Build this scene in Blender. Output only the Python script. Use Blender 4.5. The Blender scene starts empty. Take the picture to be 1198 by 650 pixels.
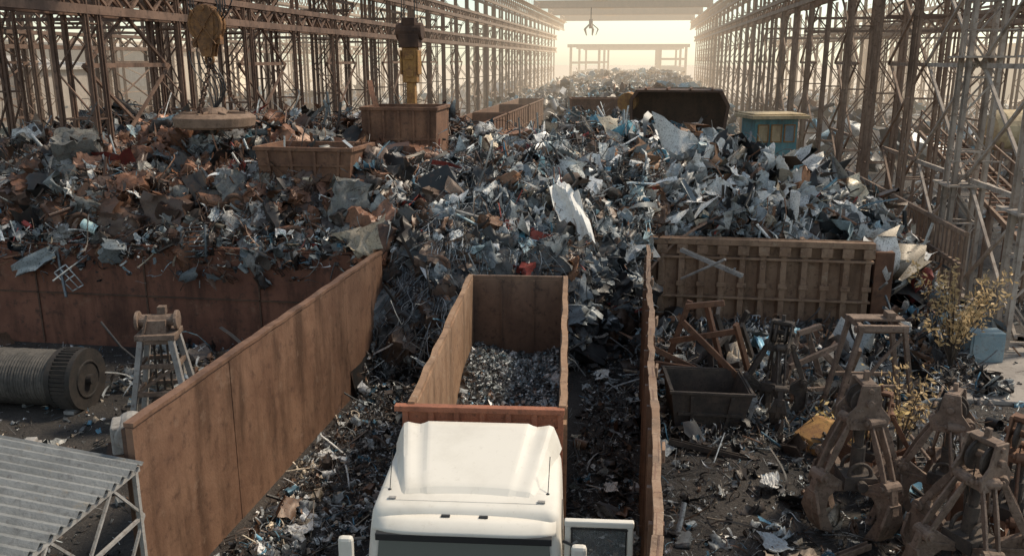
import bpy, math, random
import numpy as np
from mathutils import Vector, Matrix
random.seed(7); rng=np.random.default_rng(11)
S=bpy.context.scene; COL=S.collection
# ------------------------------------------------------------------ materials
def newmat(name):
    m=bpy.data.materials.new(name); m.use_nodes=True
    nt=m.node_tree; nt.nodes.clear()
    out=nt.nodes.new('ShaderNodeOutputMaterial'); b=nt.nodes.new('ShaderNodeBsdfPrincipled')
    nt.links.new(b.outputs[0],out.inputs[0]); return m,nt,b
def mix(nt,f,a,b,mode='MIX'):
    n=nt.nodes.new('ShaderNodeMix'); n.data_type='RGBA'; n.blend_type=mode
    for sk,val in ((n.inputs['Factor'],f),(n.inputs['A'],a),(n.inputs['B'],b)):
        if isinstance(val,(int,float)): sk.default_value=val
        elif isinstance(val,tuple): sk.default_value=(*val,1) if len(val)==3 else val
        else: nt.links.new(val,sk)
    return n.outputs['Result']
def noise(nt,scale,detail=4,rough=.65,vec=None,stretch=None):
    n=nt.nodes.new('ShaderNodeTexNoise'); n.inputs['Scale'].default_value=scale
    n.inputs['Detail'].default_value=detail; n.inputs['Roughness'].default_value=rough
    g=nt.nodes.new('ShaderNodeNewGeometry'); src=g.outputs['Position']
    if stretch:
        mp=nt.nodes.new('ShaderNodeMapping'); mp.inputs['Scale'].default_value=stretch
        nt.links.new(src,mp.inputs['Vector']); src=mp.outputs[0]
    nt.links.new(src,n.inputs['Vector']); return n.outputs['Fac']
def ramp(nt,s,a,b,lo=0,hi=1):
    n=nt.nodes.new('ShaderNodeMapRange'); n.inputs['From Min'].default_value=a; n.inputs['From Max'].default_value=b
    n.inputs['To Min'].default_value=lo; n.inputs['To Max'].default_value=hi
    n.clamp=True; n.interpolation_type='SMOOTHSTEP'; nt.links.new(s,n.inputs['Value']); return n.outputs[0]
def haze_tint(nt,c,amount=.85,b=None):  # distance haze painted into the colour: surfaces turn cream along world Y
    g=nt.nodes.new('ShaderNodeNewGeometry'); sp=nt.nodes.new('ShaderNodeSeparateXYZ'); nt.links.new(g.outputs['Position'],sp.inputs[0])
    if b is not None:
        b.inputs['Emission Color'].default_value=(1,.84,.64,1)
        nt.links.new(ramp(nt,sp.outputs['Y'],40,250,0,.32),b.inputs['Emission Strength'])  # far surfaces glow slightly, standing in for lit air
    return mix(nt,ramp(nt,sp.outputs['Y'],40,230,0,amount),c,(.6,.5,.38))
def bump(nt,b,h,strength=.4,dist=.03):
    n=nt.nodes.new('ShaderNodeBump'); n.inputs['Strength'].default_value=strength; n.inputs['Distance'].default_value=dist
    nt.links.new(h,n.inputs['Height']); nt.links.new(n.outputs[0],b.inputs['Normal'])
def rustmat(name,c1,c2,c3,scale=1.2,rough=.8,metal=.0,streak=True,far=.8,pale=None,k=1.3,bmp=True,pf=.7,sf=.65):
    c1,c2,c3=[tuple(x*k for x in c) for c in (c1,c2,c3)]
    m,nt,b=newmat(name)
    a=ramp(nt,noise(nt,scale,6,.7),.36,.64)
    c=mix(nt,a,c1,c2)
    d=ramp(nt,noise(nt,scale*5,4,.75),.5,.72,0,.85); c=mix(nt,d,c,c3)
    if streak:
        s=ramp(nt,noise(nt,1,5,.62,stretch=(1.8,1.8,.3)),.45,.72,0,sf); c=mix(nt,s,c,tuple(x*.38 for x in c1))
    if pale:
        s=ramp(nt,noise(nt,scale*2.3,8,.74),.57,.66,0,pf); c=mix(nt,s,c,pale)
    if far: c=haze_tint(nt,c,far,b)
    nt.links.new(c,b.inputs['Base Color']); b.inputs['Roughness'].default_value=rough; b.inputs['Metallic'].default_value=metal
    if bmp: bump(nt,b,noise(nt,scale*14,3,.7),.5,.02)
    return m
RUST=rustmat('rust_plate',(.12,.06,.037),(.19,.1,.06),(.06,.035,.025))
RUSTD=rustmat('rust_dark',(.06,.034,.024),(.1,.055,.035),(.028,.02,.016))
RUSTWALL=rustmat('rust_wall',(.135,.074,.048),(.185,.107,.07),(.075,.042,.03),scale=.8,pale=(.26,.17,.12),pf=.5,rough=.55,sf=.8)
RUSTBULK=rustmat('rust_bulkhead',(.19,.115,.073),(.26,.17,.113),(.08,.047,.034),scale=1,pale=(.36,.27,.195))
RUSTBACK=rustmat('rust_back_wall',(.115,.047,.03),(.17,.073,.046),(.045,.025,.02),scale=.7,pale=(.22,.115,.075),sf=.8)
COLM=rustmat('gantry_paint',(.105,.062,.044),(.17,.105,.075),(.045,.03,.024),scale=.8,bmp=False)
COLR=rustmat('gantry_paint_warm',(.18,.12,.085),(.27,.19,.14),(.1,.06,.042),scale=.8,bmp=False)
COLG=rustmat('gantry_paint_grey',(.27,.225,.19),(.38,.33,.285),(.15,.1,.075),scale=.8,bmp=False)
OCHRE=rustmat('ochre_container',(.22,.13,.077),(.275,.175,.112),(.11,.062,.04),scale=1.5,pale=(.38,.29,.21))
ORANGE=rustmat('orange_primer',(.3,.115,.065),(.24,.095,.058),(.12,.055,.036),scale=2.5)
INNER=rustmat('container_inner',(.11,.07,.05),(.165,.103,.07),(.055,.037,.029),scale=1)
GRAB=rustmat('grab_steel',(.12,.083,.062),(.21,.148,.112),(.05,.033,.025),scale=2.5,pale=(.32,.255,.205),pf=.6,streak=False)
GRABD=rustmat('grab_dark',(.045,.037,.033),(.08,.062,.05),(.027,.023,.021),scale=2.5,streak=False)
PALEW=rustmat('edge_wall',(.27,.185,.13),(.21,.13,.083),(.11,.06,.04),scale=2,pale=(.44,.36,.29))
GREYM=rustmat('grey_steel',(.24,.23,.22),(.33,.32,.31),(.15,.115,.1),scale=2)
ROOF=rustmat('grey_roofing',(.145,.15,.15),(.195,.2,.2),(.1,.1,.1),scale=1.6,rough=.8,streak=False,pale=(.25,.22,.18))
CONC=rustmat('concrete_slab',(.2,.18,.165),(.28,.25,.225),(.12,.10,.09),scale=.9,streak=False)
YEL=rustmat('yellow_paint',(.36,.2,.065),(.22,.11,.045),(.09,.05,.032),scale=3)
HOOKM=rustmat('hook_paint',(.28,.14,.055),(.13,.07,.04),(.06,.037,.026),scale=4)
BLUE=rustmat('blue_paint',(.05,.18,.25),(.1,.24,.31),(.1,.1,.09),scale=2,streak=False)
TEAL=rustmat('cabin_paint',(.07,.22,.27),(.11,.28,.32),(.2,.16,.11),scale=1,far=.3)
DUSTB=rustmat('dusty_blue',(.15,.22,.26),(.2,.26,.29),(.14,.13,.12),scale=2,streak=False)
CREAM=rustmat('cream_paint',(.55,.43,.26),(.62,.5,.32),(.36,.26,.18),scale=.8,k=1,far=.4)
RUBBER=rustmat('rubber',(.02,.02,.02),(.035,.033,.03),(.05,.04,.035),scale=4,streak=False)
WSHEET=rustmat('white_sheet',(.72,.71,.69),(.8,.8,.78),(.5,.43,.35),scale=2.5,rough=.5,streak=False,k=1)
GSH=rustmat('grey_sheet',(.38,.42,.45),(.5,.54,.56),(.22,.17,.13),scale=2.5,rough=.45,streak=False,k=1)
CABLE=rustmat('wound_cable',(.06,.056,.052),(.1,.09,.08),(.035,.03,.026),scale=2,streak=False)
MAGM=rustmat('magnet_steel',(.15,.10,.07),(.22,.15,.11),(.08,.05,.035),scale=2,streak=False)
def plain(name,c,rough=.5,metal=0,var=.12,sc=3):
    m,nt,b=newmat(name); f=ramp(nt,noise(nt,sc,5,.65),.3,.75)
    nt.links.new(mix(nt,f,c,tuple(x*(1-var) for x in c)),b.inputs['Base Color'])
    b.inputs['Roughness'].default_value=rough; b.inputs['Metallic'].default_value=metal; return m
def truckwhite():
    m,nt,b=newmat('white_truck_paint'); c=mix(nt,ramp(nt,noise(nt,1.1,7,.65),.4,.75),(.78,.74,.67),(.66,.62,.55))
    c=mix(nt,ramp(nt,noise(nt,9,6,.75),.56,.8,0,.6),c,(.45,.4,.33))
    nt.links.new(c,b.inputs['Base Color']); b.inputs['Roughness'].default_value=.6; return m
WHITE=truckwhite()
GLASS=plain('dark_glass',(.04,.05,.055),.08); BLACK=plain('black_plastic',(.025,.025,.027),.5)
GLASSL=plain('clear_glass',(.75,.8,.82),.03)
for n_ in GLASSL.node_tree.nodes:
    if n_.type=='BSDF_PRINCIPLED': n_.inputs['Transmission Weight'].default_value=.9; n_.inputs['IOR'].default_value=1.1
LAMPM=plain('lamp_lens',(.8,.8,.75),.2)
def scrapmat(name,far=.65):
    m,nt,b=newmat(name)
    at=nt.nodes.new('ShaderNodeAttribute'); at.attribute_name='Col'
    c=mix(nt,ramp(nt,noise(nt,3.5,4,.75),.52,.7,0,.55),at.outputs['Color'],(.12,.066,.043))
    c=mix(nt,ramp(nt,noise(nt,19,2,.7),.5,.7,0,.65),c,(.026,.027,.029))
    c=haze_tint(nt,c,far,b)
    nt.links.new(c,b.inputs['Base Color']); b.inputs['Roughness'].default_value=.45; b.inputs['Metallic'].default_value=.12
    return m
SCRAP=scrapmat('scrap_metal')
def groundmat():
    m,nt,b=newmat('oily_soil')
    c=mix(nt,ramp(nt,noise(nt,.35,6,.65),.35,.65),(.034,.031,.03),(.088,.074,.064))
    c=mix(nt,ramp(nt,noise(nt,6,6,.75),.5,.7),c,(.022,.021,.021))
    c=mix(nt,ramp(nt,noise(nt,26,3,.8),.57,.72),c,(.23,.21,.19))
    c=haze_tint(nt,c,.8,b); nt.links.new(c,b.inputs['Base Color'])
    b.inputs['Roughness'].default_value=.85; bump(nt,b,noise(nt,9,5,.75),1,.1); return m
GROUND=groundmat()
def leafmat(name,a,b_):
    m,nt,b=newmat(name); c=mix(nt,ramp(nt,noise(nt,3,3),.35,.65),a,b_); nt.links.new(c,b.inputs['Base Color']); b.inputs['Roughness'].default_value=.6; return m
LEAF=leafmat('autumn_leaf',(.58,.38,.17),(.4,.27,.12)); LEAFY=leafmat('yellow_leaf',(.64,.43,.14),(.46,.32,.11)); BARK=plain('bark',(.1,.075,.055),.9)
# ------------------------------------------------------------------ mesh builder
class MB:
    def __init__(s): s.v=[]; s.f=[]
    def add(s,vs,fs):
        o=len(s.v); s.v+= [tuple(p) for p in vs]; s.f+=[tuple(i+o for i in f) for f in fs]; return s
    def box(s,c,d,rz=0):
        x,y,z=[k/2 for k in d]; P=[(-x,-y,-z),(x,-y,-z),(x,y,-z),(-x,y,-z),(-x,-y,z),(x,-y,z),(x,y,z),(-x,y,z)]
        cs,sn=math.cos(rz),math.sin(rz)
        return s.add([(c[0]+a*cs-b*sn,c[1]+a*sn+b*cs,c[2]+e) for a,b,e in P],[(0,3,2,1),(4,5,6,7),(0,1,5,4),(1,2,6,5),(2,3,7,6),(3,0,4,7)])
    def _frame(s,p,q,up=(0,0,1)):
        p,q=Vector(p),Vector(q); d=(q-p).normalized(); u=Vector(up)
        if abs(d.dot(u))>.98: u=Vector((0,1,0))
        a=d.cross(u).normalized(); b=a.cross(d).normalized(); return p,q,a,b
    def beam(s,p,q,w,h=None,w2=None,h2=None,up=(0,0,1)):
        h=h or w; w2=w2 or w; h2=h2 or h; p,q,a,b=s._frame(p,q,up); vs=[]
        for c,ww,hh in ((p,w,h),(q,w2,h2)):
            for i,j in ((-1,-1),(1,-1),(1,1),(-1,1)): vs.append(c+a*i*ww/2+b*j*hh/2)
        return s.add(vs,[(3,2,1,0),(4,5,6,7),(0,1,5,4),(1,2,6,5),(2,3,7,6),(3,0,4,7)])
    def cyl(s,p,q,r,n=14,r2=None,cap=True):
        r2=r if r2 is None else r2; p,q,a,b=s._frame(p,q); vs=[]
        for c,rr in ((p,r),(q,r2)):
            for i in range(n):
                t=2*math.pi*i/n; vs.append(c+a*math.cos(t)*rr+b*math.sin(t)*rr)
        fs=[(i,(i+1)%n,n+(i+1)%n,n+i) for i in range(n)]
        if cap: fs+=[tuple(range(n))[::-1],tuple(range(n,2*n))]
        return s.add(vs,fs)
    def tube(s,pts,r,n=6):
        for i in range(len(pts)-1): s.cyl(pts[i],pts[i+1],r,n)
        return s
    def prism(s,poly,a,b,M=None):
        n=len(poly); vs=[(u,a,w) for u,w in poly]+[(u,b,w) for u,w in poly]
        if M is not None: vs=[tuple(M@Vector(p)) for p in vs]
        return s.add(vs,[tuple(range(n)),tuple(range(n,2*n))[::-1]]+[(i,n+i,n+(i+1)%n,(i+1)%n) for i in range(n)])
    def ring(s,c,axis,R,r,n=20,m=6):
        ax=Vector(axis).normalized(); p,q,a,b=s._frame((0,0,0),ax); c=Vector(c); vs=[];fs=[]
        for i in range(n):
            t=2*math.pi*i/n; d=a*math.cos(t)+b*math.sin(t)
            for j in range(m):
                k=2*math.pi*j/m; vs.append(c+d*(R+r*math.cos(k))+ax*r*math.sin(k))
        for i in range(n):
            for j in range(m): fs.append((i*m+j,((i+1)%n)*m+j,((i+1)%n)*m+(j+1)%m,i*m+(j+1)%m))
        return s.add(vs,fs)
    def mesh(s,name):
        me=bpy.data.meshes.new(name); me.from_pydata(s.v,[],s.f); me.update(); return me
def obj(name,mesh,mat,parent=None,bev=0,smooth=False,label=None):
    if isinstance(mesh,MB): mesh=mesh.mesh(name)
    if mat and not mesh.materials: mesh.materials.append(mat)
    o=bpy.data.objects.new(name,mesh); COL.objects.link(o)
    if parent: o.parent=parent
    if bev:
        b=o.modifiers.new('bev','BEVEL'); b.width=bev; b.segments=2; b.limit_method='ANGLE'
    if smooth:
        for p in mesh.polygons: p.use_smooth=True
    if label: o['label']=label
    return o
def tag(o,label,cat,group=None):
    o['label']=label; o['category']=cat
    if group: o['group']=group
    return o
def thing(name,loc,rz,label,cat,group=None):
    e=bpy.data.objects.new(name,None); e.empty_display_size=.3; COL.objects.link(e); e.location=loc; e.rotation_euler=(0,0,rz)
    return tag(e,label,cat,group)
def copy_thing(src,loc,rz=None,label=None,scale=None):
    n=src.copy(); COL.objects.link(n); n.location=loc
    if rz is not None: n.rotation_euler=(0,0,rz)
    if label: n['label']=label
    if scale: n.scale=(scale,)*3
    for c in list(src.children):
        k=c.copy(); COL.objects.link(k); k.parent=n
        for g in list(c.children):
            h=g.copy(); COL.objects.link(h); h.parent=k
    return n
# ------------------------------------------------------------------ height field
_w=[(rng.uniform(0,2*math.pi),rng.uniform(0,6.28)) for _ in range(40)]
def fb(x,y,base=.35,o=0,octs=5):
    r=0;a=1;f=base
    for k in range(octs):
        for j in range(3):
            th,ph=_w[(o+k*3+j)%40]; r=r+a*np.sin(f*(x*math.cos(th)+y*math.sin(th))*6.28/ (1+.3*j)+ph)
        a*=.55; f*=1.9
    return r/3.5
TOE=([-7.4,-6,-4.5,-2.5,-1,.4],[22.6,21.9,21.9,22.6,25,26.3])
def heap(x,y):
    x=np.asarray(x,float); y=np.asarray(y,float)
    L=np.interp(y,[23.9,24.3,26,29,33,38,42,48],[2.8,3.5,5.2,5.6,6.3,5.8,3.6,2.2])*np.interp(x,[-30,-22],[.4,1])
    d=y-np.interp(x,*TOE)
    C=np.interp(d,[-1,0,.5,2.0,4.3,8,12,17,22],[-.6,0,1.1,3.2,4.6,5.2,5.5,4.5,3])
    R=np.interp(y,[28.7,29,31,34,38,42,50],[2.4,2.8,3.9,5.0,4.7,3.2,2])*np.interp(x,[0,3,4.5,9,10.2,11.2],[1,1.06,.97,.66,.4,-.1])
    a=np.clip((x+7.8)/.8,0,1); b=np.clip((x-.1)/.8,0,1)
    n=(L*(1-a)+C*a)*(1-b)+R*b
    F=np.interp(x,[-19,-14,-9.5,-5,3,6,9,12],[.8,.8,1.2,4.1,4.4,2.0,.9,.1])*np.interp(y,[38,50,90,110],[.7,1,1.1,.9])
    F2=np.interp(x,[-19,-16,-11,-4,4,9,12],[2.6,3.6,4.6,5.0,5.2,4.3,2.6])*np.interp(y,[85,110,150,180,240],[0,.8,.95,1.1,1.1])
    F=np.maximum(F*np.interp(y,[100,135],[1,0]),F2)
    h=np.where(y>42,np.maximum(n*np.interp(y,[42,52],[1,0]),F),np.where(n>F,n,np.where(y>36,F,n)))
    m=np.clip(h/1.0,0,1)
    return h+m*(.34*fb(x,y,.07,0)+.3*fb(x,y,.3,7,3))*np.interp(y,[22,26,60,100],[.6,1,2.0,2.6])
def outer(x,y):
    return np.clip(1.1+2.2*fb(x,y,.02,3,4),-.3,6)*np.interp(y,[22,38,150],[0,1,1.3])-.3
# ------------------------------------------------------------------ scrap pieces
def quads_grid(nx,ny,fn):
    v=[fn(i/(nx),j/(ny)) for j in range(ny+1) for i in range(nx+1)]
    f=[(j*(nx+1)+i,j*(nx+1)+i+1,(j+1)*(nx+1)+i+1,(j+1)*(nx+1)+i) for j in range(ny) for i in range(nx)]
    return np.array(v,float),np.array(f)
T=[]; TW=[]
r_=random.Random(3)
def addT(w,vf): T.append(vf); TW.append(w)
def crumple(n,amp,asp,curl,j=.07):
    ph=r_.uniform(0,6); a1,a2=r_.uniform(3,11),r_.uniform(-9,9); tp=r_.uniform(-.6,.6); sk=r_.uniform(-.4,.4)
    def fn(u,v):
        t=(u-.5)*curl+1e-4; R=1/curl if curl>.1 else None
        x=(math.sin(t)/curl) if R else u-.5; z=((1-math.cos(t))/curl) if R else 0
        e=(abs(u-.5)>.45 or abs(v-.5)>.45)*.12
        return (x+sk*(v-.5)+r_.uniform(-j,j)-r_.uniform(0,e)*(1 if u>.5 else -1),(v-.5)*asp*(1+tp*(u-.5)*2)+r_.uniform(-j,j)*asp,z+amp*math.sin(a1*u+a2*v+ph)+r_.uniform(-amp,amp)*.9)
    return quads_grid(n,n,fn)
for a,b,c,w in ((.1,1,1.0,.5),(.18,.7,.3,1.0),(.09,.4,1.6,1.2),(.22,.9,1,1.0),(.14,.28,.8,1.9),(.04,.8,3.6,.5),(.06,.12,2,2.4),(.26,1,1.6,1.1),(.1,.18,.2,2.2),(.3,.8,3,1.1),(.03,.9,.15,.3),(.03,.45,.12,.5)): addT(w,crumple(5,a,b,c))
def folded(k):
    an=r_.uniform(.8,2)
    def fn(u,v):
        t=u-.5; x=t if t<0 else t*math.cos(an); z=0 if t<0 else t*math.sin(an)
        return (x+r_.uniform(-.04,.04),(v-.5)*.5+r_.uniform(-.05,.05),z+r_.uniform(-.05,.05))
    return quads_grid(4,3,fn)
for k in range(3): addT(.6,folded(k))
NSHEET=len(T); SH=list(range(NSHEET)); FLAT=[0,1,2,3,7,9,11,12,13]
def strip(w,ben,tw=0,L=1.8):
    def fn(u,v):
        s=(v-.5)*w; an=tw*u
        return ((u-.5)*L,s*math.cos(an)+.15*math.sin(u*5+ben),ben*math.sin(u*4+ben*9)*.3+s*math.sin(an))
    return quads_grid(8,1,fn)
for w,b,t,k in ((.1,.3,1,2.2),(.13,1,3,2.6),(.06,1.4,0,2.6),(.08,.8,5,2.6),(.05,.3,1,2.0),(.07,2.2,2,2.4)): addT(k,strip(w,b,t,2.0))
def tube(R,ben,n=6,seg=3,L=1.6):
    def fn(u,v):
        t=2*math.pi*v; return ((u-.5)*L,R*math.cos(t)+ben*(u-.5)**2,R*math.sin(t))
    return quads_grid(seg,n,fn)
for R,b in ((.035,.15),(.045,.8),(.026,1.4),(.07,.2)): addT(1.5,tube(R,b,5,4,2.1))
def mbq(m): return np.array([tuple(p) for p in m.v]),np.array(m.f)
fr=MB(); 
for p_,q_ in (((-.5,-.35,0),(.5,-.3,.05)),((.5,-.3,.05),(.45,.35,.1)),((.45,.35,.1),(-.5,.35,0)),((-.5,.35,0),(-.5,-.35,0)),((0,-.33,.02),(0,.35,.04)),((-.5,0,0),(.48,0,.06))): fr.beam(p_,q_,.05,.04)
addT(1.2,mbq(fr))
fr=MB()
for i in range(7): fr.beam((-.45+.15*i,-.4,0),(-.45+.15*i+.02*(i%3),.4,.03*(i%2)),.03,.03)
for y in (-.35,.35): fr.beam((-.5,y,0),(.5,y,0),.05,.06)
addT(.6,mbq(fr))
rg=MB().ring((0,0,0),(0,0,1),.36,.07,12,5); addT(.7,mbq(rg)); rg=MB().ring((0,0,0),(0,0,1),.4,.022,12,4); addT(1.0,mbq(rg))
CAN=len(T); addT(.5,tube(.3,0,10,2,.7)); addT(.4,tube(.18,.3,8,3,1.0))
def cube(sub,amp,dim):
    V=[];F=[]
    for ax in range(3):
        for sg in (-1,1):
            g,f=quads_grid(sub,sub,lambda u,v:(u-.5,v-.5,.5*sg)); g=np.roll(g,ax,axis=1); F.append(f+sum(len(q) for q in V)); V.append(g)
    V=np.concatenate(V); F=np.concatenate(F)
    key={}; out=[]
    for p in V:
        k=tuple(np.round(p,3))
        if k not in key: key[k]=np.array([r_.uniform(-amp,amp) for _ in range(3)])
        out.append((p+key[k])*dim)
    return np.array(out),F
addT(.6,cube(4,.13,(1,.7,.5))); addT(.5,cube(4,.12,(1,.6,.6))); addT(.2,cube(2,.05,(1,.9,.14)))
NT=len(T); CHUNK=list(range(CAN,NT))
BALES=[cube(7,.09,(1,.85,.8)) for _ in range(4)]
def wire(k):
    c=[r_.uniform(-1,1) for _ in range(6)]; rr=.017
    def fn(u,v):
        t=2*math.pi*v; return ((u-.5)*2*(.3+abs(c[4])*.6)+.35*math.sin(9*u*c[4]+c[5])+rr*math.cos(t),.8*c[0]*math.sin(u*9+c[1]*3)+rr*math.sin(t),.6*c[2]*math.sin(u*8+c[3]*3)+rr*math.cos(t))
    return quads_grid(11,3,fn)
WIRES=[wire(k) for k in range(10)]
PAL={'brown':[((.07,.042,.033),5),((.14,.072,.045),5),((.23,.108,.062),3.6),((.03,.028,.028),4),((.27,.23,.19),1.4),((.52,.52,.5),1.1),((.31,.14,.075),.8),((.15,.18,.2),1.2)],
 'mixed':[((.05,.04,.035),4),((.14,.083,.057),3),((.14,.165,.185),4),((.27,.305,.325),3),((.5,.52,.53),2.4),((.82,.82,.8),2.2),((.018,.022,.026),4.6),((.23,.12,.07),1.9),((.08,.19,.27),.9),((.34,.46,.51),1.3),((.4,.34,.26),1.0),((.3,.06,.05),.1)],
 'pale':[((.35,.38,.4),4),((.57,.59,.59),3.6),((.84,.84,.82),5.6),((.12,.085,.065),2.2),((.24,.14,.085),1.5),((.03,.034,.038),2.6),((.12,.24,.31),.7),((.38,.5,.55),1.6),((.46,.4,.32),1.2)],
 'far':[((.13,.12,.115),4),((.25,.23,.21),3),((.52,.54,.54),2.2),((.12,.27,.36),3.2),((.24,.14,.09),2.2),((.05,.052,.055),4)],
 'litter':[((.035,.033,.033),6),((.09,.072,.062),3.6),((.19,.2,.205),3.2),((.42,.45,.46),2.3),((.8,.8,.78),1.8),((.09,.2,.28),1.0),((.19,.11,.07),1.4),((.44,.37,.29),.9)],
 'chips':[((.21,.24,.255),5),((.42,.46,.48),3.8),((.06,.066,.07),4),((.74,.76,.76),3.2),((.22,.14,.1),1.3),((.13,.23,.31),1.2)]}
def rotmats(n,flat=0.):
    q=rng.normal(size=(n,4)); 
    if flat>0:
        q[:,1]*= (1-flat); q[:,2]*=(1-flat)
    q/=np.linalg.norm(q,axis=1)[:,None]; w,x,y,z=q.T
    return np.stack([np.stack([1-2*(y*y+z*z),2*(x*y-z*w),2*(x*z+y*w)],1),np.stack([2*(x*y+z*w),1-2*(x*x+z*z),2*(y*z-x*w)],1),np.stack([2*(x*z-y*w),2*(y*z+x*w),1-2*(x*x+y*y)],1)],1)
class Pile:
    def __init__(s): s.V=[];s.F=[];s.C=[];s.n=0
    def addraw(s,V,F,C):
        s.V.append(V);s.F.append(F+s.n);s.C.append(C);s.n+=len(V)
    def inst(s,tmpl,P,R,sz,col,an=0):
        v,f=tmpl; n=len(P); 
        if n==0: return
        W=np.einsum('nij,nkj->nki',R,v[None]*np.exp(rng.normal(0,.27,(n,1,3))))*sz[:,None,None]+P[:,None,:]
        F=(f[None]+(np.arange(n)*len(v))[:,None,None]).reshape(-1,4)
        s.addraw(W.reshape(-1,3),F,np.repeat(col,len(v),axis=0))
    def scatter(s,P,size,pal,flat=0.,types=None,smin=.06,smax=1.3,sig=.65):
        n=len(P); types=np.array(types if types is not None else range(NT)); w=np.array([TW[t] for t in types]); k=rng.choice(types,n,p=w/w.sum())
        sz=np.clip(np.exp(rng.normal(math.log(size),sig,n)),smin,smax); R=rotmats(n,flat)
        cols=np.array([c for c,w in PAL[pal]]); w=np.array([w for c,w in PAL[pal]],float); w/=w.sum()
        r0=np.clip(.5+.5*fb(P[:,0],P[:,1]+P[:,2],.12,5,2)*.8+rng.normal(0,.3,n),0,.9999)
        cum=np.cumsum(w); idx=np.where(rng.uniform(size=n)<.45,np.searchsorted(cum,r0),rng.choice(len(cols),n,p=w)); idx=np.clip(idx,0,len(cols)-1)
        col=cols[idx]*np.exp(rng.normal(.1,.3,(n,1)))
        col=np.clip(np.concatenate([col,np.ones((n,1))],1),0,.85)
        for t in types:
            m=k==t; s.inst(T[t],P[m],R[m],sz[m],col[m])
    def wires(s,P,size,cols=((.05,.04,.035),(.25,.25,.24),(.14,.07,.045),(.2,.1,.055))):
        n=len(P); R=rotmats(n); sz=np.exp(rng.normal(math.log(size),.4,n)); k=rng.integers(0,len(WIRES),n)
        c=np.array(cols)[rng.integers(0,len(cols),n)]; c=np.concatenate([c,np.ones((n,1))],1)
        for t in range(len(WIRES)):
            m=k==t; s.inst(WIRES[t],P[m],R[m],sz[m],c[m])
    def bales(s,P,size,cols):
        n=len(P); R=rotmats(n,.55); sz=rng.uniform(.75,1.3,n)*size; k=rng.integers(0,4,n)
        c=np.array(cols)[rng.integers(0,len(cols),n)]*1.7; c=np.concatenate([c,np.ones((n,1))],1)
        for t in range(4):
            m=k==t; s.inst(BALES[t],P[m],R[m],sz[m],c[m])
    def core(s,x0,x1,y0,y1,st,fn,c=(.022,.021,.021),dz=-.27):
        xs=np.linspace(x0,x1,max(2,int((x1-x0)/st))); ys=np.linspace(y0,y1,max(2,int((y1-y0)/st))); X,Y=np.meshgrid(xs,ys)
        Z=fn(X,Y)+dz; nx=len(xs); i,j=np.meshgrid(np.arange(nx-1),np.arange(len(ys)-1)); b=(j*nx+i).ravel()
        V=np.stack([X.ravel(),Y.ravel(),Z.ravel()],1); s.addraw(V,np.stack([b,b+1,b+nx+1,b+nx],1),np.tile(np.array([*c,1.]),(len(V),1)))
    def build(s,name,label,cat='scrap heap',mat=None):
        V=np.concatenate(s.V).astype(np.float32);F=np.concatenate(s.F).astype(np.int32);C=np.concatenate(s.C).astype(np.float32)
        me=bpy.data.meshes.new(name); me.vertices.add(len(V)); me.vertices.foreach_set('co',V.ravel())
        me.loops.add(F.size); me.loops.foreach_set('vertex_index',F.ravel())
        me.polygons.add(len(F)); me.polygons.foreach_set('loop_start',np.arange(0,F.size,4,dtype=np.int32)); 
        me.update(calc_edges=True)
        a=me.color_attributes.new('Col','FLOAT_COLOR','POINT'); a.data.foreach_set('color',C.ravel())
        me.materials.append(mat or SCRAP); o=bpy.data.objects.new(name,me); COL.objects.link(o); o['kind']='stuff'; tag(o,label,cat); return o
def pts(n,x0,x1,y0,y1,fn,steep=True,zj=.22,minh=-.1):
    X=rng.uniform(x0,x1,n*3); Y=rng.uniform(y0,y1,n*3); Z=fn(X,Y); e=.15
    g=np.hypot((fn(X+e,Y)-fn(X-e,Y))/(2*e),(fn(X,Y+e)-fn(X,Y-e))/(2*e)); w=np.sqrt(1+np.minimum(g,5)**2)
    keep=(rng.uniform(0,3.2,n*3)<w)&(Z>minh); X,Y,Z=X[keep],Y[keep],Z[keep]; k=min(n,len(X))
    return np.stack([X[:k],Y[:k],Z[:k]+rng.uniform(-.22,zj,k)],1)
hv=lambda x,y:heap(x,y)
BR=((.06,.046,.04),(.17,.09,.055),(.12,.07,.05),(.22,.115,.068),(.3,.31,.31))
p=Pile(); p.core(-30,-7.3,23.95,50,.35,hv)
P=pts(900,-26,-7.6,24.1,31,hv,zj=.1); P[:,2]-=.16; p.bales(P,.75,((.06,.038,.03),(.10,.1,.095),(.12,.06,.038),(.04,.034,.032),(.16,.16,.16),(.14,.07,.045)))
p.scatter(pts(8000,-26,-7.3,24.0,27.5,hv),.17,'mixed'); p.scatter(pts(6000,-26,-7.3,23.9,29,hv),.2,'brown')
p.scatter(pts(10000,-28,-7.3,27,42,hv),.23,'brown'); p.scatter(pts(2600,-28,-7.3,26,42,hv,zj=.35),.32,'mixed',smax=1.3)
p.scatter(pts(360,-25,-7.6,24,36,hv,zj=.3),.55,'mixed',smax=1.2,types=FLAT); p.scatter(pts(380,-25,-7.6,24,36,hv,zj=.3),.5,'brown',smax=1.0,types=CHUNK)
p.scatter(pts(1100,-28,-10,40,50,hv),.4,'brown')
Pq=np.stack([rng.uniform(-24,-7.6,1100),rng.uniform(23.4,24.2,1100),rng.uniform(2.7,3.9,1100)],1); p.scatter(Pq,.17,'mixed')
Pq=np.stack([rng.uniform(-24,-7.6,190),rng.uniform(23.35,23.6,190),rng.uniform(2.2,3.3,190)],1); p.scatter(Pq,.24,'mixed')
p.wires(pts(6500,-26,-7.3,23.9,36,hv,zj=.35),.36,BR)
p.build('scrap_heap','tangled rusty brown scrap heap piled behind the long rusted back wall')
p=Pile(); p.core(-7.5,.45,20.6,50,.3,hv)
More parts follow.
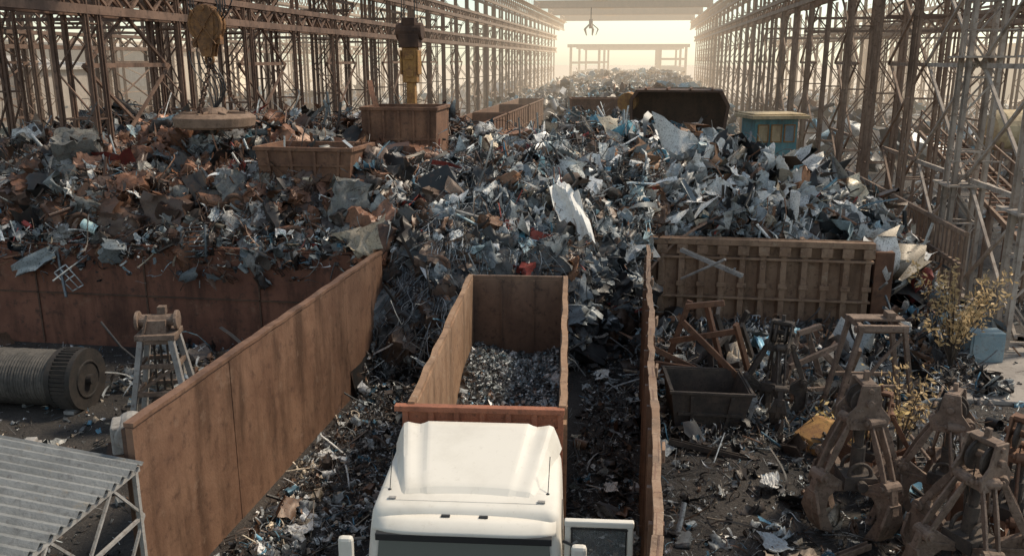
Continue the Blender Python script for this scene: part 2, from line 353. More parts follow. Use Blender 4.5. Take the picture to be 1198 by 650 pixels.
P=pts(430,-7.2,.2,22.6,28.5,hv,zj=0.05); P[:,2]-=.16; p.bales(P,.7,((.05,.05,.05),(.1,.115,.125),(.08,.055,.042),(.025,.027,.03),(.13,.15,.165)))
p.scatter(pts(6500,-7.25,.4,21.4,25.5,hv),.14,'litter'); p.scatter(pts(8000,-7.3,.4,24.5,29.5,hv),.18,'mixed'); p.scatter(pts(6000,-7.5,.6,28,36,hv),.23,'mixed',smax=1.0)
p.scatter(pts(340,-7.2,.5,22.6,36,hv,zj=.3),.46,'pale',smax=1.0,types=FLAT); p.scatter(pts(260,-7.2,.5,23.5,36,hv,zj=.25),.42,'mixed',smax=.8,types=CHUNK)
p.scatter(pts(1500,-7.5,.6,35,50,hv),.36,'mixed')
p.wires(pts(7000,-7.3,.4,22,34,hv,zj=.3),.32,((.05,.048,.047),(.035,.036,.04),(.13,.085,.06),(.2,.22,.235),(.42,.44,.45)))
NS=520; st=[]; cl=[]
for i in range(NS):
    x=rng.normal(-5.5,.9) if i<330 else rng.uniform(-7.2,.2); 
    if x<-7.2 or x>.3: x=rng.uniform(-7,0)
    yt=float(np.interp(x,*TOE)); s0=rng.uniform(1.2,4.2); L=rng.uniform(.4,1.9); aa=rng.uniform(.05,.3); fq=rng.uniform(2,7); ph=rng.uniform(0,6); q=[]
    dx=rng.normal(0,.6)
    for k in range(10):
        t=k/9; s=max(.25,s0-L*t*.8); q.append((x+dx*t*t+aa*math.sin(fq*t+ph),yt+s-.16-.2*math.sin(3.1*t)+.06*math.sin(fq*t),float(heap(x,yt+s))+.15-.1*t+.08*math.sin(fq*t*1.3+ph)))
    r=rng.uniform(.004,.011)
    for a,b in zip(q[:-1],q[1:]):
        v=np.array(a);w=np.array(b); st+= [v+(-r,0,0),v+(r,0,0),w+(r,0,0),w+(-r,0,0)]
    c=[(.3,.33,.35,1),(.06,.06,.062,1),(.55,.57,.58,1),(.04,.042,.046,1),(.03,.032,.036,1),(.12,.085,.065,1),(.16,.2,.23,1)][rng.integers(0,7)]; cl+=[c]*36
p.addraw(np.array(st),np.arange(len(st)).reshape(-1,4),np.array(cl))
p.build('scrap_heap','mixed metal scrap heap spilling down into the truck bay')
p=Pile(); p.core(.3,11.2,28.75,50,.35,hv)
P=pts(240,.4,9.5,29.2,36,hv,zj=0.05); P[:,2]-=.16; p.bales(P,.7,((.11,.12,.125),(.16,.165,.165),(.09,.055,.038)))
p.scatter(pts(5600,.2,11,28.9,33,hv),.18,'mixed'); p.scatter(pts(2600,.2,9.5,29.5,38,hv,zj=.3),.33,'pale',smax=1.1,types=SH); p.scatter(pts(340,.2,9.5,29.2,37,hv,zj=.4),.72,'pale',smax=1.4,types=FLAT); p.scatter(pts(150,.2,9.5,29.2,37,hv,zj=.25),.5,'mixed',smax=.9,types=CHUNK)
p.scatter(pts(3000,.2,11,32,46,hv),.28,'mixed'); p.scatter(pts(2800,.2,11,29,37,hv,zj=.3),.22,'pale'); p.wires(pts(2400,.3,11,29,38,hv,zj=.35),.36)
p.scatter(np.stack([rng.uniform(8.3,10.8,420),rng.uniform(26.8,29.5,420),rng.uniform(0,.9,420)],1),.26,'mixed')
p.build('scrap_heap','heap of crumpled white and grey sheet metal behind the ribbed bulkhead')
p=Pile(); p.core(-19,11.2,49.8,240,.9,hv,c=(.05,.048,.045))
p.scatter(pts(6000,-19,11,44,85,hv,zj=.3),.38,'far',smax=1.3); p.scatter(pts(7000,-19,11,85,200,hv,zj=.35),.6,'far',smax=1.5,types=SH+CHUNK)
p.build('scrap_heap','long hazy ridge of mixed scrap running along the yard')
for (x0,x1) in ((-75,-21),(14.8,60)):
    p=Pile(); p.core(x0,x1,34,190,1.2,outer,c=(.1,.08,.06))
    p.scatter(pts(3800,x0 if x0>0 else -50,min(x1,45),34,80,outer,zj=.4,minh=.0),.5,'far',smax=1.6); p.scatter(pts(2000,x0,x1,75,180,outer,zj=.5,minh=0),1.0,'far',smax=2.5)
    p.build('scrap_heap','low hazy scrap heaps in the neighbouring bay of the yard')
# ------------------------------------------------------------------ ground and litter
g=MB(); g.add([(-900,-300,0),(900,-300,0),(900,1500,0),(-900,1500,0)],[(0,1,2,3)])
o=obj('ground',g,GROUND); o['kind']='structure'; tag(o,'dark oily soil of the scrap yard','ground')
def gp(n,x0,x1,y0,y1,zj=.06): return np.stack([rng.uniform(x0,x1,n),rng.uniform(y0,y1,n),rng.uniform(0,zj,n)],1)
p=Pile()
p.scatter(gp(8500,-7.2,-3.2,9,22.5,.1),.07,'litter',.75,smin=.025,smax=.4,sig=.65)
p.scatter(gp(2200,-7.2,-5.0,9,22,.18),.11,'litter',.6,smin=.04,smax=.45)
p.scatter(gp(3800,-1.2,.3,9,26,.1),.08,'litter',.75,smin=.03,smax=.45,sig=.65)
p.scatter(gp(8500,.7,11,10,28.3,.06),.062,'litter',.8,smin=.02,smax=.5,sig=.75)
p.scatter(gp(1700,.7,9.5,12,24,.12),.15,'litter',.6,smin=.05,smax=.6)
p.scatter(gp(4200,.7,10,22.8,28.3,.45),.17,'litter',.4,smax=.9); p.scatter(gp(2600,.7,5,18.8,28.3,.35),.15,'litter',.4,smax=.8)
p.scatter(gp(3800,-22,-7.8,12,23.5,.06),.075,'litter',.8,smin=.03,smax=.5,sig=.65); p.scatter(gp(1500,-14,-7.8,20.0,23.5,.4),.18,'litter',.4)
p.scatter(gp(900,11,30,20,36,.1),.2,'litter',.7)
p.wires(gp(1100,-7,10,11,27,.08),.25,((.05,.045,.04),(.14,.08,.05),(.3,.3,.29)))
p.build('scrap_litter','small scraps and fragments strewn over the dark ground','litter')
# ------------------------------------------------------------------ walls
def plate_wall(L,Ht,th,seams,side=-1):
    a=MB(); n=int(round(L/seams)) 
    for i in range(n): a.box((i*seams+seams/2,rng.uniform(-.012,.012),Ht/2-.02),(seams-.014,th,Ht-.04))
    c=MB(); m=int(L/.6); zz=[rng.uniform(-.02,.015) for _ in range(m+1)]
    for i in range(m): c.beam((i*L/m,0,Ht+.02+zz[i]),((i+1)*L/m,0,Ht+.02+zz[i+1]),th+.05,.07)
    rb=MB()
    for i in range(n+1): rb.box((min(max(i*seams,.05),L-.05),side*(th/2+.04),Ht/2-.03),(.09,.07,Ht-.08))
    return a,c,rb
w=thing('steel_wall',(-7.6,11.2,0),math.atan2(12.45,.25),'tall rusty steel plate wall beside the truck bay','wall')
a,c,rb=plate_wall(12.4,3.35,.12,3.1,1)
obj('plates',a,RUSTWALL,w); obj('top_rail',c,RUSTWALL,w); obj('wall_ribs',rb,RUSTD,w)
w=thing('steel_wall',(-26,23.75,0),0,'dark red rusty plate wall holding back the scrap heap','wall')
a,c,rb=plate_wall(18.5,3.25,.16,3.7,1); obj('plates',a,RUSTBACK,w); obj('top_rail',c,RUSTBACK,w)
sm=MB()
for i in range(6): sm.box((i*3.7,-.1,1.6),(.05,.03,3.1))
sm.box((9.25,-.1,1.7),(18.4,.03,.05)); obj('weld_seams',sm,RUSTD,w)
w=thing('steel_wall',(.42,7.0,0),math.radians(90),'narrow weathered steel partition wall with battered bent top edge','wall')
a=MB(); c=MB(); rb=MB(); off=[.02*math.sin(i*.45)+rng.uniform(-.025,.025) for i in range(41)]; tz=[3.28+rng.uniform(-.06,.03) for i in range(41)]
for i in range(40):
    x0,x1=i*.48,(i+1)*.48; y0,y1=off[i],off[i+1]
    a.add([(x0,y0-.03,0),(x1,y1-.03,0),(x1,y1-.03,tz[i+1]),(x0,y0-.03,tz[i]),(x0,y0+.03,0),(x1,y1+.03,0),(x1,y1+.03,tz[i+1]),(x0,y0+.03,tz[i])],[(0,1,2,3),(7,6,5,4),(3,2,6,7),(0,3,7,4),(1,5,6,2)])
    c.beam((x0,y0,tz[i]-.02),(x1,y1,tz[i+1]-.02),rng.uniform(.1,.15),.04)
    if i%2==0: rb.box((x0+.05,y0+.02,1.55),(.09,.2,3.1))
    if i%7==3: c.beam((x0,y0-.1,tz[i]-.12),(x1,y1-.12,tz[i]-.2),.05,.2)
obj('plates',a,RUSTWALL,w); obj('wall_posts',rb,RUSTWALL,w); obj('top_rail',c,PALEW,w,bev=.008)
w=thing('ribbed_bulkhead',(.1,28.5,0),0,'rusty ribbed steel bulkhead panel in front of sheet metal heap','bulkhead')
a=MB().box((3.78,.06,1.6),(7.6,.06,3.0)); obj('plates',a,RUSTBULK,w)
rb=MB()
for i in range(12):
    x=i*.66+.02; rb.add([(x,.03,.2),(x+.06,-.2,.2),(x+.24,-.2,.2),(x+.3,.03,.2),(x,.03,2.9),(x+.06,-.2,2.9),(x+.24,-.2,2.9),(x+.3,.03,2.9)],[(0,1,5,4),(1,2,6,5),(2,3,7,6),(4,5,6,7),(3,2,1,0)])
obj('wall_ribs',rb,RUSTBULK,w)
rl=MB()
for z,hh in ((2.98,.2),(2.45,.08),(1.1,.07),(.25,.16)): rl.box((3.78,-.11,z),(7.64,.26,hh))
for i in range(12): rl.box((i*.66+.17,-.245,2.72),(.36,.04,.3)); rl.box((i*.66+.17,-.245,1.55),(.3,.04,.16))
obj('rails',rl,RUSTBULK,w,bev=.015)
ep=MB(); ep.box((8.0,.3,1.45),(.6,.5,2.6)); obj('end_post',ep,RUST,w,bev=.03)
# ------------------------------------------------------------------ truck
TX,TR=-2.05,4.6
tk=thing('tipper_truck',(TX,9.6,0),math.radians(TR),'white cab scrap truck with tall ochre open container','truck')
def rrect(z,yf,yb,hw,r,slope=0,n=6):
    out=[]
    for cx,cy,a0 in ((hw-r,yf+r,-90),(hw-r,yb-r,0),(-hw+r,yb-r,90),(-hw+r,yf+r,180)):
        for k in range(n+1):
            t=math.radians(a0+90*k/n); x,y=cx+r*math.cos(t),cy+r*math.sin(t); out.append((x,y,z+slope*(y-yf)))
    return out
rings=[rrect(.75,.0,2.15,1.26,.1),rrect(1.85,-.02,2.18,1.3,.12),rrect(2.0,.0,2.18,1.3,.12),rrect(2.75,.24,2.18,1.27,.13,.02),rrect(2.97,.31,2.17,1.25,.14,.03),rrect(3.05,.35,2.15,1.22,.15,.04),rrect(3.09,.42,2.1,1.16,.16,.045),rrect(3.12,.62,1.95,.95,.2,.045),rrect(3.14,1.0,1.6,.4,.2,.045)]
cb=MB(); N=len(rings[0])
for r in rings: cb.v+=r
for k in range(len(rings)-1):
    for i in range(N): cb.f.append((k*N+i,k*N+(i+1)%N,(k+1)*N+(i+1)%N,(k+1)*N+i))
cb.f.append(tuple((len(rings)-1)*N+i for i in range(N))); cb.f.append(tuple(range(N))[::-1])
cab=obj('cab',cb,WHITE,tk,smooth=True)
df=MB(); nx,ny=40,14
for j in range(ny+1):
    for i in range(nx+1):
        s_=j/ny; t=i/nx*2-1; hw=.9+.36*s_**.8; e=max(0,(abs(t)-.88)/.12)
        z=3.10+.05*(s_*1.6)+ (.06+.28*s_)*(1-e**1.3)*(1 if j else .1) - .05*min(1,max(0,(abs(t)-.62)/.05))*(.35+.65*s_)+.05*max(0,(abs(t)-.72))/.2*s_*(1-e)
        df.v.append((hw*t,.66+1.48*s_-.1*t*t*(1-s_),z))
df.f=[(j*(nx+1)+i,j*(nx+1)+i+1,(j+1)*(nx+1)+i+1,(j+1)*(nx+1)+i) for j in range(ny) for i in range(nx)]
o=obj('roof_deflector',df,WHITE,tk); sm_=o.modifiers.new('s','SOLIDIFY'); sm_.thickness=.03
for pp in o.data.polygons: pp.use_smooth=abs(pp.normal.z)>.93
ws=MB(); ws.add([(-1.16,-.04,2.02),(1.16,-.04,2.02),(1.12,.2,2.76),(-1.12,.2,2.76)],[(0,1,2,3)]); o=obj('windscreen',ws,GLASS,tk); o.modifiers.new('s','SOLIDIFY').thickness=.02
for x in (-.8,-.1): obj('wiper',MB().beam((x,-.03,2.1),(x+.7,.09,2.4),.02),BLACK,tk)
vs=MB()
for j,(y,z) in enumerate(((.34,2.99),(.2,2.95),(.1,2.88),(.08,2.84))):
    for i in range(13):
        t=i/6-1; vs.v.append((1.2*t,y+.12*t*t*t*t,z-.02*t*t))
vs.f=[(j*13+i,j*13+i+1,(j+1)*13+i+1,(j+1)*13+i) for j in range(3) for i in range(12)]
o=obj('sun_visor',vs,WHITE,tk,smooth=True); o.modifiers.new('s','SOLIDIFY').thickness=.02
hdr=MB().box((0,.13,2.79),(2.3,.1,.1)); obj('windscreen_header',hdr,BLACK,tk,bev=.01)
seam=MB(); seam.box((0,.5,3.098),(1.9,.01,.012)); obj('roof_seam',seam,GREYM,tk)
gr=MB()
for i in range(6): gr.box((0,-.05,.95+i*.13),(1.7,.05,.07))
gr.box((-.8,-.04,1.27),(.04,.04,.7)); gr.box((.8,-.04,1.27),(.04,.04,.7)); obj('grille',gr,BLACK,tk,bev=.01)
bp=MB().box((0,-.12,.55),(2.5,.32,.45)); obj('bumper',bp,WHITE,tk,bev=.06)
for sx in (-1,1):
    hl=MB().box((sx*.92,-.29,.62),(.42,.06,.2)); obj('headlight',hl,LAMPM,tk,bev=.03)
    ml=MB().box((sx*.25,.3,3.0),(.12,.05,.03)); obj('marker_lamp',ml,BLACK,tk,bev=.01)
    an=MB().tube([(sx*1.08,.75,3.08),(sx*1.1,1.1,3.5)],.006,5); an.cyl((sx*1.08,.75,3.06),(sx*1.08,.76,3.12),.025,8); obj('antenna',an,BLACK,tk)
    hn=MB().box((sx*1.0,.53,3.12),(.1,.05,.02)); obj('roof_clip',hn,GREYM,tk)
sw=MB(); sw.add([(-1.322,.45,2.05),(-1.322,1.3,2.05),(-1.3,1.3,2.7),(-1.3,.55,2.7)],[(0,1,2,3)]); o=obj('side_window',sw,GLASS,tk); o.modifiers.new('s','SOLIDIFY').thickness=.01
mr=MB().box((-1.52,.02,2.55),(.2,.12,.55)); o=obj('mirror',mr,WHITE,tk,bev=.05)
for z in (2.75,2.35): obj('mirror_arm',MB().tube([(-1.28,.12,z),(-1.52,.03,z+.02)],.02,6),BLACK,o)
ap=MB(); ap.add([(1.312,.4,1.0),(1.312,1.3,1.0),(1.283,1.3,2.75),(1.29,.5,2.75)],[(0,1,2,3)]); o=obj('door_opening',ap,BLACK,tk); o.modifiers.new('s','SOLIDIFY').thickness=.012
dr=MB(); x0,x1=1.3,2.22; yd=.28; xc=(x0+x1)/2
dr.box((xc,yd,1.5),(.92,.08,1.05)); dr.beam((x0+.04,yd,2.0),(x0+.06,yd,2.97),.08,.09); dr.beam((x1-.04,yd,2.0),(x1-.06,yd,2.97),.08,.09); dr.beam((x0+.01,yd,2.98),(x1-.01,yd,2.98),.1,.09)
dob=obj('door',dr,WHITE,tk,bev=.02)
wn=MB().box((xc,yd,2.45),(.78,.008,.96)); obj('window',wn,GLASSL,dob); hd=MB().box((x1-.15,yd+.06,1.85),(.16,.03,.05)); obj('handle',hd,BLACK,dob)
wf=MB(); wf.box((xc,yd-.045,2.915),(.74,.012,.02)); wf.box((x0+.11,yd-.045,2.45),(.02,.012,.92)); wf.box((x1-.11,yd-.045,2.45),(.02,.012,.92)); obj('window_seal',wf,BLACK,dob)
mr=MB().box((1.5,.0,2.55),(.2,.12,.55)); o=obj('mirror',mr,WHITE,tk,bev=.05); ar=MB().tube([(1.3,.2,2.75),(1.5,.03,2.77)],.02,6); obj('mirror_arm',ar,BLACK,o)
zb,zt=1.15,3.6; y0,y1=2.5,10.65; W=1.17; CX=.1
ct=MB()
ct.box((CX-W+.04,(y0+y1)/2,(zb+zt)/2),(.06,y1-y0,zt-zb)); ct.box((CX+W-.04,(y0+y1)/2,(zb+zt)/2),(.06,y1-y0,zt-zb)); ct.box((CX,(y0+y1)/2,zb),(2.24,y1-y0-.02,.1))
cobj=obj('container',ct,OCHRE,tk)
for sx in (-1,1):
    rr=MB()
    for i in range(9): rr.box((CX+sx*(W+.03),y0+.3+i*.94,(zb+zt)/2),(.08,.1,zt-zb-.1))
    rr.box((CX+sx*(W+.02),(y0+y1)/2,zt-.3),(.07,y1-y0-.1,.08)); obj('side_ribs',rr,OCHRE,cobj)
    obj('side_skin',MB().box((CX+sx*(W-.004),(y0+y1)/2,(zb+zt)/2-.05),(.012,y1-y0,zt-zb-.12)),OCHRE,cobj)
    tr=MB(); n=16; jj=[rng.uniform(-.018,.018) for _ in range(n+1)]
    for i in range(n): tr.beam((CX+sx*W+jj[i],y0-.02+(y1-y0+.04)*i/n,zt+.03+jj[-1-i]*.6),(CX+sx*W+jj[i+1],y0-.02+(y1-y0+.04)*(i+1)/n,zt+.03+jj[-2-i]*.6),.11,.09)
    obj('top_rail',tr,OCHRE,cobj)
tg=MB().box((CX,y1-.05,(zb+zt)/2),(2.2,.07,zt-zb-.04)); 
for x in (-.4,.4): tg.box((CX+x,y1-.1,(zb+zt)/2),(.04,.03,zt-zb-.1))
tg.box((CX,y1,zt+.02),(2.2,.1,.07)); obj('tailgate',tg,INNER,cobj)
fp=MB().box((0.02,y0,(zb+zt)/2),(2.46,.06,zt-zb)); fp.box((-.02,y0-.05,zt+.0),(2.62,.14,.09)); fp.box((0,y0-.04,zt-.32),(2.46,.06,.07))
for i in range(7): fp.box((-1.17+i*.4,y0-.05,(zb+zt)/2),(.09,.06,zt-zb-.08))
obj('front_panel',fp,ORANGE,cobj,bev=.01)
ch=MB(); 
for sx in (-1,1): ch.box((sx*.42,5.5,.9),(.1,10,.28))
for i in range(8): ch.box((0,1.2+i*1.25,.88),(.8,.08,.2))
obj('chassis',ch,BLACK,tk)
def wheel(x,y,parent):
    t=MB(); t.cyl((x-.15,y,.52),(x+.15,y,.52),.52,28); w=obj('wheel',t,RUBBER,parent,bev=.04)
    r=MB(); r.cyl((x-.17,y,.52),(x+.17,y,.52),.29,20); r.cyl((x-.2,y,.52),(x+.2,y,.52),.12,12); obj('rim',r,GREYM,w,bev=.01)
for y in (1.3,6.9,8.3):
    for x in (-1.02,1.02): wheel(x,y,tk)
TM=Matrix.Translation((TX,9.6,0))@Matrix.Rotation(math.radians(TR),4,'Z'); TM=np.array(TM)
p=Pile()
def loadz(x,y): return 1.9+.14*np.sin(x*2.1+y)+.1*np.sin(y*1.7)
xs=np.linspace(CX-1.1,CX+1.1,14); ys=np.linspace(y0+.06,y1-.12,40); X,Y=np.meshgrid(xs,ys); V=np.stack([X.ravel(),Y.ravel(),loadz(X,Y).ravel()],1)
i,j=np.meshgrid(np.arange(13),np.arange(39)); b=(j*14+i).ravel(); 
V=V@TM[:3,:3].T+TM[:3,3]; p.addraw(V,np.stack([b,b+1,b+15,b+14],1),np.tile(np.array([.08,.08,.08,1.]),(len(V),1)))
n=8000; Q=np.stack([CX+rng.uniform(-1.02,1.02,n),rng.uniform(y0+.15,y1-.2,n)],1); Q=np.concatenate([Q,(loadz(Q[:,0],Q[:,1])+rng.uniform(0,.08,n))[:,None]],1)
p.scatter(Q@TM[:3,:3].T+TM[:3,3],.06,'chips',.5,smin=.03,smax=.2,sig=.45,types=SH+CHUNK); p.build('shredded_scrap_load','grey blue shredded metal chips filling the truck container','scrap load')
# ------------------------------------------------------------------ gantry
def lattice_column(name,mat,H,wx,wy,leg,loc,label,group,plat=False,st=1.3,lw=.07):
    e=thing(name,loc,0,label,'gantry column',group)
    a=MB()
    for sx in (-1,1):
        for sy in (-1,1):
            x,y=sx*wx/2,sy*wy/2; a.box((x,y,H/2),(leg,.03,H)); a.box((x,y-leg/2,H/2),(leg*.6,.0301,H)); a.box((x,y+leg/2,H/2),(leg*.6,.0302,H))
    for s in (-1,1): a.box((s*wx/2,0,.15),(leg+.25,wy+.4,.06))
    obj('legs',a,mat,e); b=MB(); k=0; z=.4
    while z<H-st+.1:
        s=1 if k%2 else -1
        for sy in (-1,1):
            b.beam((-wx/2*s,sy*wy/2,z),(wx/2*s,sy*wy/2,z+st),lw,.05)
            if k%2==0: b.beam((-wx/2,sy*wy/2,z),(wx/2,sy*wy/2,z),.09,.06)
        if k%2==0:
            for sx in (-1,1): b.beam((sx*wx/2,-wy/2,z),(sx*wx/2,wy/2,z),.05,.05)
        z+=st;k+=1
    obj('lacing',b,mat,e)
    if plat:
        c=MB()
        for z in (4.4,8.9): c.box((0,0,z),(wx+.7,wy+.8,.07)); c.box((0,-wy/2-.38,z+.9),(wx+.7,.05,.05)); c.box((-wx/2-.33,-wy/2-.38,z+.45),(.05,.05,.9)); c.box((wx/2+.33,-wy/2-.38,z+.45),(.05,.05,.9))
        obj('platform',c,mat,e)
    return e
def bay_brace(mat,L,H,loc,label,group,t=.1):
    e=thing('bay_bracing',loc,0,label,'steel bracing',group)
    for z in (4.6,8.6,12.4): obj('strut',MB().beam((0,.25,z),(0,L-.25,z),t+.02,t+.06),mat,e)
    b=MB()
    for z0,z1 in ((.3,4.6),(4.6,8.6),(8.6,12.4)):
        b.beam((.06,.25,z0),(.06,L-.25,z1),t,t); b.beam((-.06,L-.25,z0),(-.06,.25,z1),t,t)
    obj('diagonals',b,mat,e); return e
H=15.6
def row(x,ys,mat,lab,wx,wy,leg,grp,brace=True,st=1.3,lw=.07,lab2='crossed steel bracing between two gantry columns'):
    src=None;sb=None
    for i,y in enumerate(ys):
        if src is None: src=lattice_column('gantry_column',mat,H,wx,wy,leg,(x,y,0),lab,grp,st=st,lw=lw)
        else: copy_thing(src,(x,y,0))
        if brace and i<len(ys)-1 and i%2==0:
            if sb is None: sb=bay_brace(mat,ys[1]-ys[0],H,(x-.0,y,0),lab2,grp+' bracing')
            else: copy_thing(sb,(x,y,0))
row(-19.2,[28+6*i for i in range(28)],COLM,'dark rusty lattice column carrying the crane runway',1.3,.7,.19,'lattice columns of the long crane runway',st=1.6,lw=.06)
lattice_column('gantry_column',COLG,H,1.0,.8,.24,(11.9,27.3,0),'pale grey lattice column with steel platforms','pale columns with platforms',True,1.3,.08)
lattice_column('gantry_column',COLG,H,1.0,.8,.22,(11.9,33.3,0),'pale grey lattice column behind another on the pad','pale columns with platforms',True,1.3,.08)
row(12.0,[39.3+6*i for i in range(26)],COLR,'rusty tan lattice column carrying the crane runway',1.2,.7,.18,'tan lattice columns of the crane runway',st=1.7,lw=.055)
bay_brace(COLG,6,H,(11.9,27.3,0),'crossed pale bracing between two heavy columns','pale bracing',.1); bay_brace(COLG,6,H,(11.9,33.3,0),'crossed pale bracing between two heavy columns','pale bracing',.1)
row(-46,[34+9*i for i in range(17)],COLM,'distant hazy lattice column of neighbouring runway',1.6,1.2,.3,'columns of the neighbouring runway',True,2)
row(40,[36+9*i for i in range(16)],COLR,'distant tan lattice column of neighbouring runway',1.6,1.2,.3,'columns of another neighbouring runway',True,2)
row(-24.5,[31+12*i for i in range(10)],COLM,'slender rusty lattice mast beside the runway',.8,.8,.14,'slender masts beside the runway',False,1.8)
row(-68,[50+14*i for i in range(11)],COLM,'far hazy lattice column of an outer runway',2,1.4,.35,'columns of an outer runway',True,2)
row(24,[44+10*i for i in range(13)],COLR,'slender tan lattice column beyond the main row',1.0,.8,.18,'slender columns beyond the main row',True,1.8)
def runway(x,y0,y1,mat,lab,zb=H,st=2.0,hh=1.75,extra=True):
    e=thing('crane_runway',(x,y0,0),0,lab,'crane runway'); L=y1-y0; n=int(L/st)
    for sx in (-.6,.6):
        a=MB(); a.box((sx,L/2,zb+.15),(.28,L,.3)); a.box((sx,L/2,zb+hh),(.3,L,.26))
        for i in range(n):
            a.beam((sx,i*st,zb+.3),(sx,(i+.5)*st,zb+hh-.1),.1,.1); a.beam((sx,(i+.5)*st,zb+hh-.1),(sx,(i+1)*st,zb+.3),.1,.1)
        obj('truss_girder',a,mat,e)
    if extra:
        r=MB().box((0,L/2,zb+1.98),(.1,L,.16)); obj('rail',r,GREYM,e)
        w_=MB()
        for i in range(n+1): w_.box((1.1,i*st,zb+2.4),(.05,.05,1.1))
        w_.box((1.1,L/2,zb+2.95),(.05,L,.05)); w_.box((1.05,L/2,zb+1.9),(.7,L,.05)); obj('walkway_railing',w_,mat,e)
runway(-19.2,20,215,COLM,'long rusty crane runway girder with walkway'); runway(12,20,215,COLR,'long tan crane runway girder on columns')
runway(-19.2,20,196,COLM,'rusty tie girder running along the columns',zb=10.3,hh=1.0,st=1.5,extra=False); runway(-19.2,20,196,COLM,'upper rusty tie girder running along the columns',zb=13.0,hh=.9,st=1.5,extra=False)
runway(12,39,196,COLR,'tan tie girder running along the columns',zb=12.6,hh=.9,st=1.5,extra=False); runway(24,44,170,COLR,'tan tie girder beyond the main row',zb=11,hh=1,extra=False)
runway(-46,25,185,COLM,'hazy distant runway girder'); runway(40,25,185,COLR,'distant tan runway girder'); runway(-68,40,195,COLM,'far hazy runway girder of outer bay'); runway(-46,25,185,COLM,'lower hazy tie girder of neighbouring runway',zb=9.6,hh=1.2,extra=False)
src=None
for y in (34,46,58,70,88,112):
    if src is None:
        src=thing('cross_truss',(-32.6,y,0),0,'rusty truss beam tying two rows of columns','steel truss','cross trusses between runway rows'); a=MB(); a.box((0,0,11.0),(26.6,.2,.2)); a.box((0,0,12.0),(26.6,.2,.2))
        for i in range(13): a.beam((-13.3+i*2.05,0,11),(-12.3+i*2.05,0,12),.09); a.beam((-12.3+i*2.05,0,12),(-11.25+i*2.05,0,11),.09)
        obj('truss_bars',a,COLM,src)
    else: copy_thing(src,(-32.6,y,0))
for y in (50,74,98): copy_thing(src,(26.2,y,0))
src=None
for y in (160,185,212):
    if src is None:
        src=thing('bridge_crane',(-3.6,y,0),0,'overhead travelling crane bridge spanning the yard','bridge crane','overhead crane bridges')
        for yy in (-.9,.9): obj('bridge_girder',MB().box((0,yy,18.4),(31.4,.4,1.3)),COLM,src)
        b=MB(); b.box((-3.8,0,19.4),(2.6,2.6,.8)); b.cyl((-4.8,0,19.8),(-2.8,0,19.8),.45); obj('trolley',b,COLM,src,bev=.03)
        for x in (-15.3,15.3): obj('end_carriage',MB().box((x,0,17.9),(.7,5,.7)),COLM,src)
    else: copy_thing(src,(-3.6,y,0))
src=None
for y in (250,285,320):
    if src is None:
        src=thing('portal_frame',(-3.6,y,0),0,'hazy steel portal frame at the end of the yard','portal frame','hazy portal frames'); a=MB()
        for x in (-16,-8,9,16): a.box((x,0,6.5),(.7,.7,13))
        a.box((0,0,12.6),(34,.7,.9)); a.box((-12,0,8),(8,.5,.6)); a.box((12.5,0,9),(7,.5,.6)); obj('frame_posts',a,COLR,src)
        for x,wd_,hh in ((-12,7,5.6),(13,6,6.8)): obj('wall_panel',MB().box((x,.2,hh/2),(wd_,.3,hh)),DUSTB,src)
    else: copy_thing(src,(-3.6,y,0))
# ------------------------------------------------------------------ magnet & hook blocks
mg=thing('lifting_magnet',(-14.4,28,6.6),0,'round lifting magnet hanging on ropes over the scrap heap','lifting magnet')
a=MB(); a.cyl((0,0,0),(0,0,.3),1.32,36,1.38); a.cyl((0,0,.3),(0,0,.42),1.38,36,1.2); a.cyl((0,0,.42),(0,0,.62),.5,20,.35); a.cyl((0,0,-.06),(0,0,0),1.15,36)
for k in range(8):
    t=k*math.pi/4; a.beam((.5*math.cos(t),.5*math.sin(t),.47),(1.15*math.cos(t),1.15*math.sin(t),.43),.08,.08)
obj('magnet_disc',a,MAGM,mg,bev=.02)
c=MB()
for k in range(3):
    t=2.1*k+.5; x,y=.95*math.cos(t),.95*math.sin(t); 
    for q in range(11):
        s0,s1=q/11,(q+1)/11; c.ring((x*(1-(s0+s1)/2),y*(1-(s0+s1)/2),.45+1.6*(s0+s1)/2),(1,0,0) if q%2 else (0,1,0),.075,.03,8,4)
    c.box((x,y,.48),(.16,.1,.16),t)
c.ring((0,0,2.1),(1,0,0),.13,.035,14,5); obj('chains',c,RUSTD,mg)
hb=MB(); ck=[(-.16,2.3),(.16,2.3),(.26,2.7),(.34,3.2),(.34,3.6),(.2,3.95),(-.2,3.95),(-.34,3.6),(-.34,3.2),(-.26,2.7)]
for ya in (-.24,-.02,.2): hb.prism(ck,ya,ya+.04)
for z in (2.6,3.3,3.85): hb.cyl((0,-.3,z),(0,.3,z),.08,12)
hb.ring((0,0,2.2),(0,1,0),.14,.05,16,6); hb.beam((-.4,-.27,2.7),(.4,-.27,3.8),.07,.04); hb.beam((.4,-.27,2.7),(-.4,-.27,3.8),.07,.04); hb.box((-.42,0,2.75),(.16,.3,.3)); hb.box((.4,.05,2.9),(.14,.26,.4))
obj('hook_block',hb,HOOKM,mg,bev=.01)
for y in (-.12,.12):
    sv=MB(); sv.cyl((0,y-.04,3.35),(0,y+.04,3.35),.5,24); sv.ring((0,y,3.35),(0,1,0),.56,.07,24,6); obj('sheave',sv,HOOKM,mg)
rp=MB()
for x in (-.56,-.48,.48,.56):
    for y in (-.12,.12): rp.tube([(x,y,3.3),(x*1.05,y,11.0)],.016,5)
for q in range(6):
    cc=[((q-2.5)*.3*t+(.12+.05*q)*math.sin(t*(6+q)),.1*t,.5+(2.0+.6*q)*t) for t in [k/14 for k in range(15)]]; rp.tube(cc,.024,5)
obj('hoist_ropes',rp,BLACK,mg)
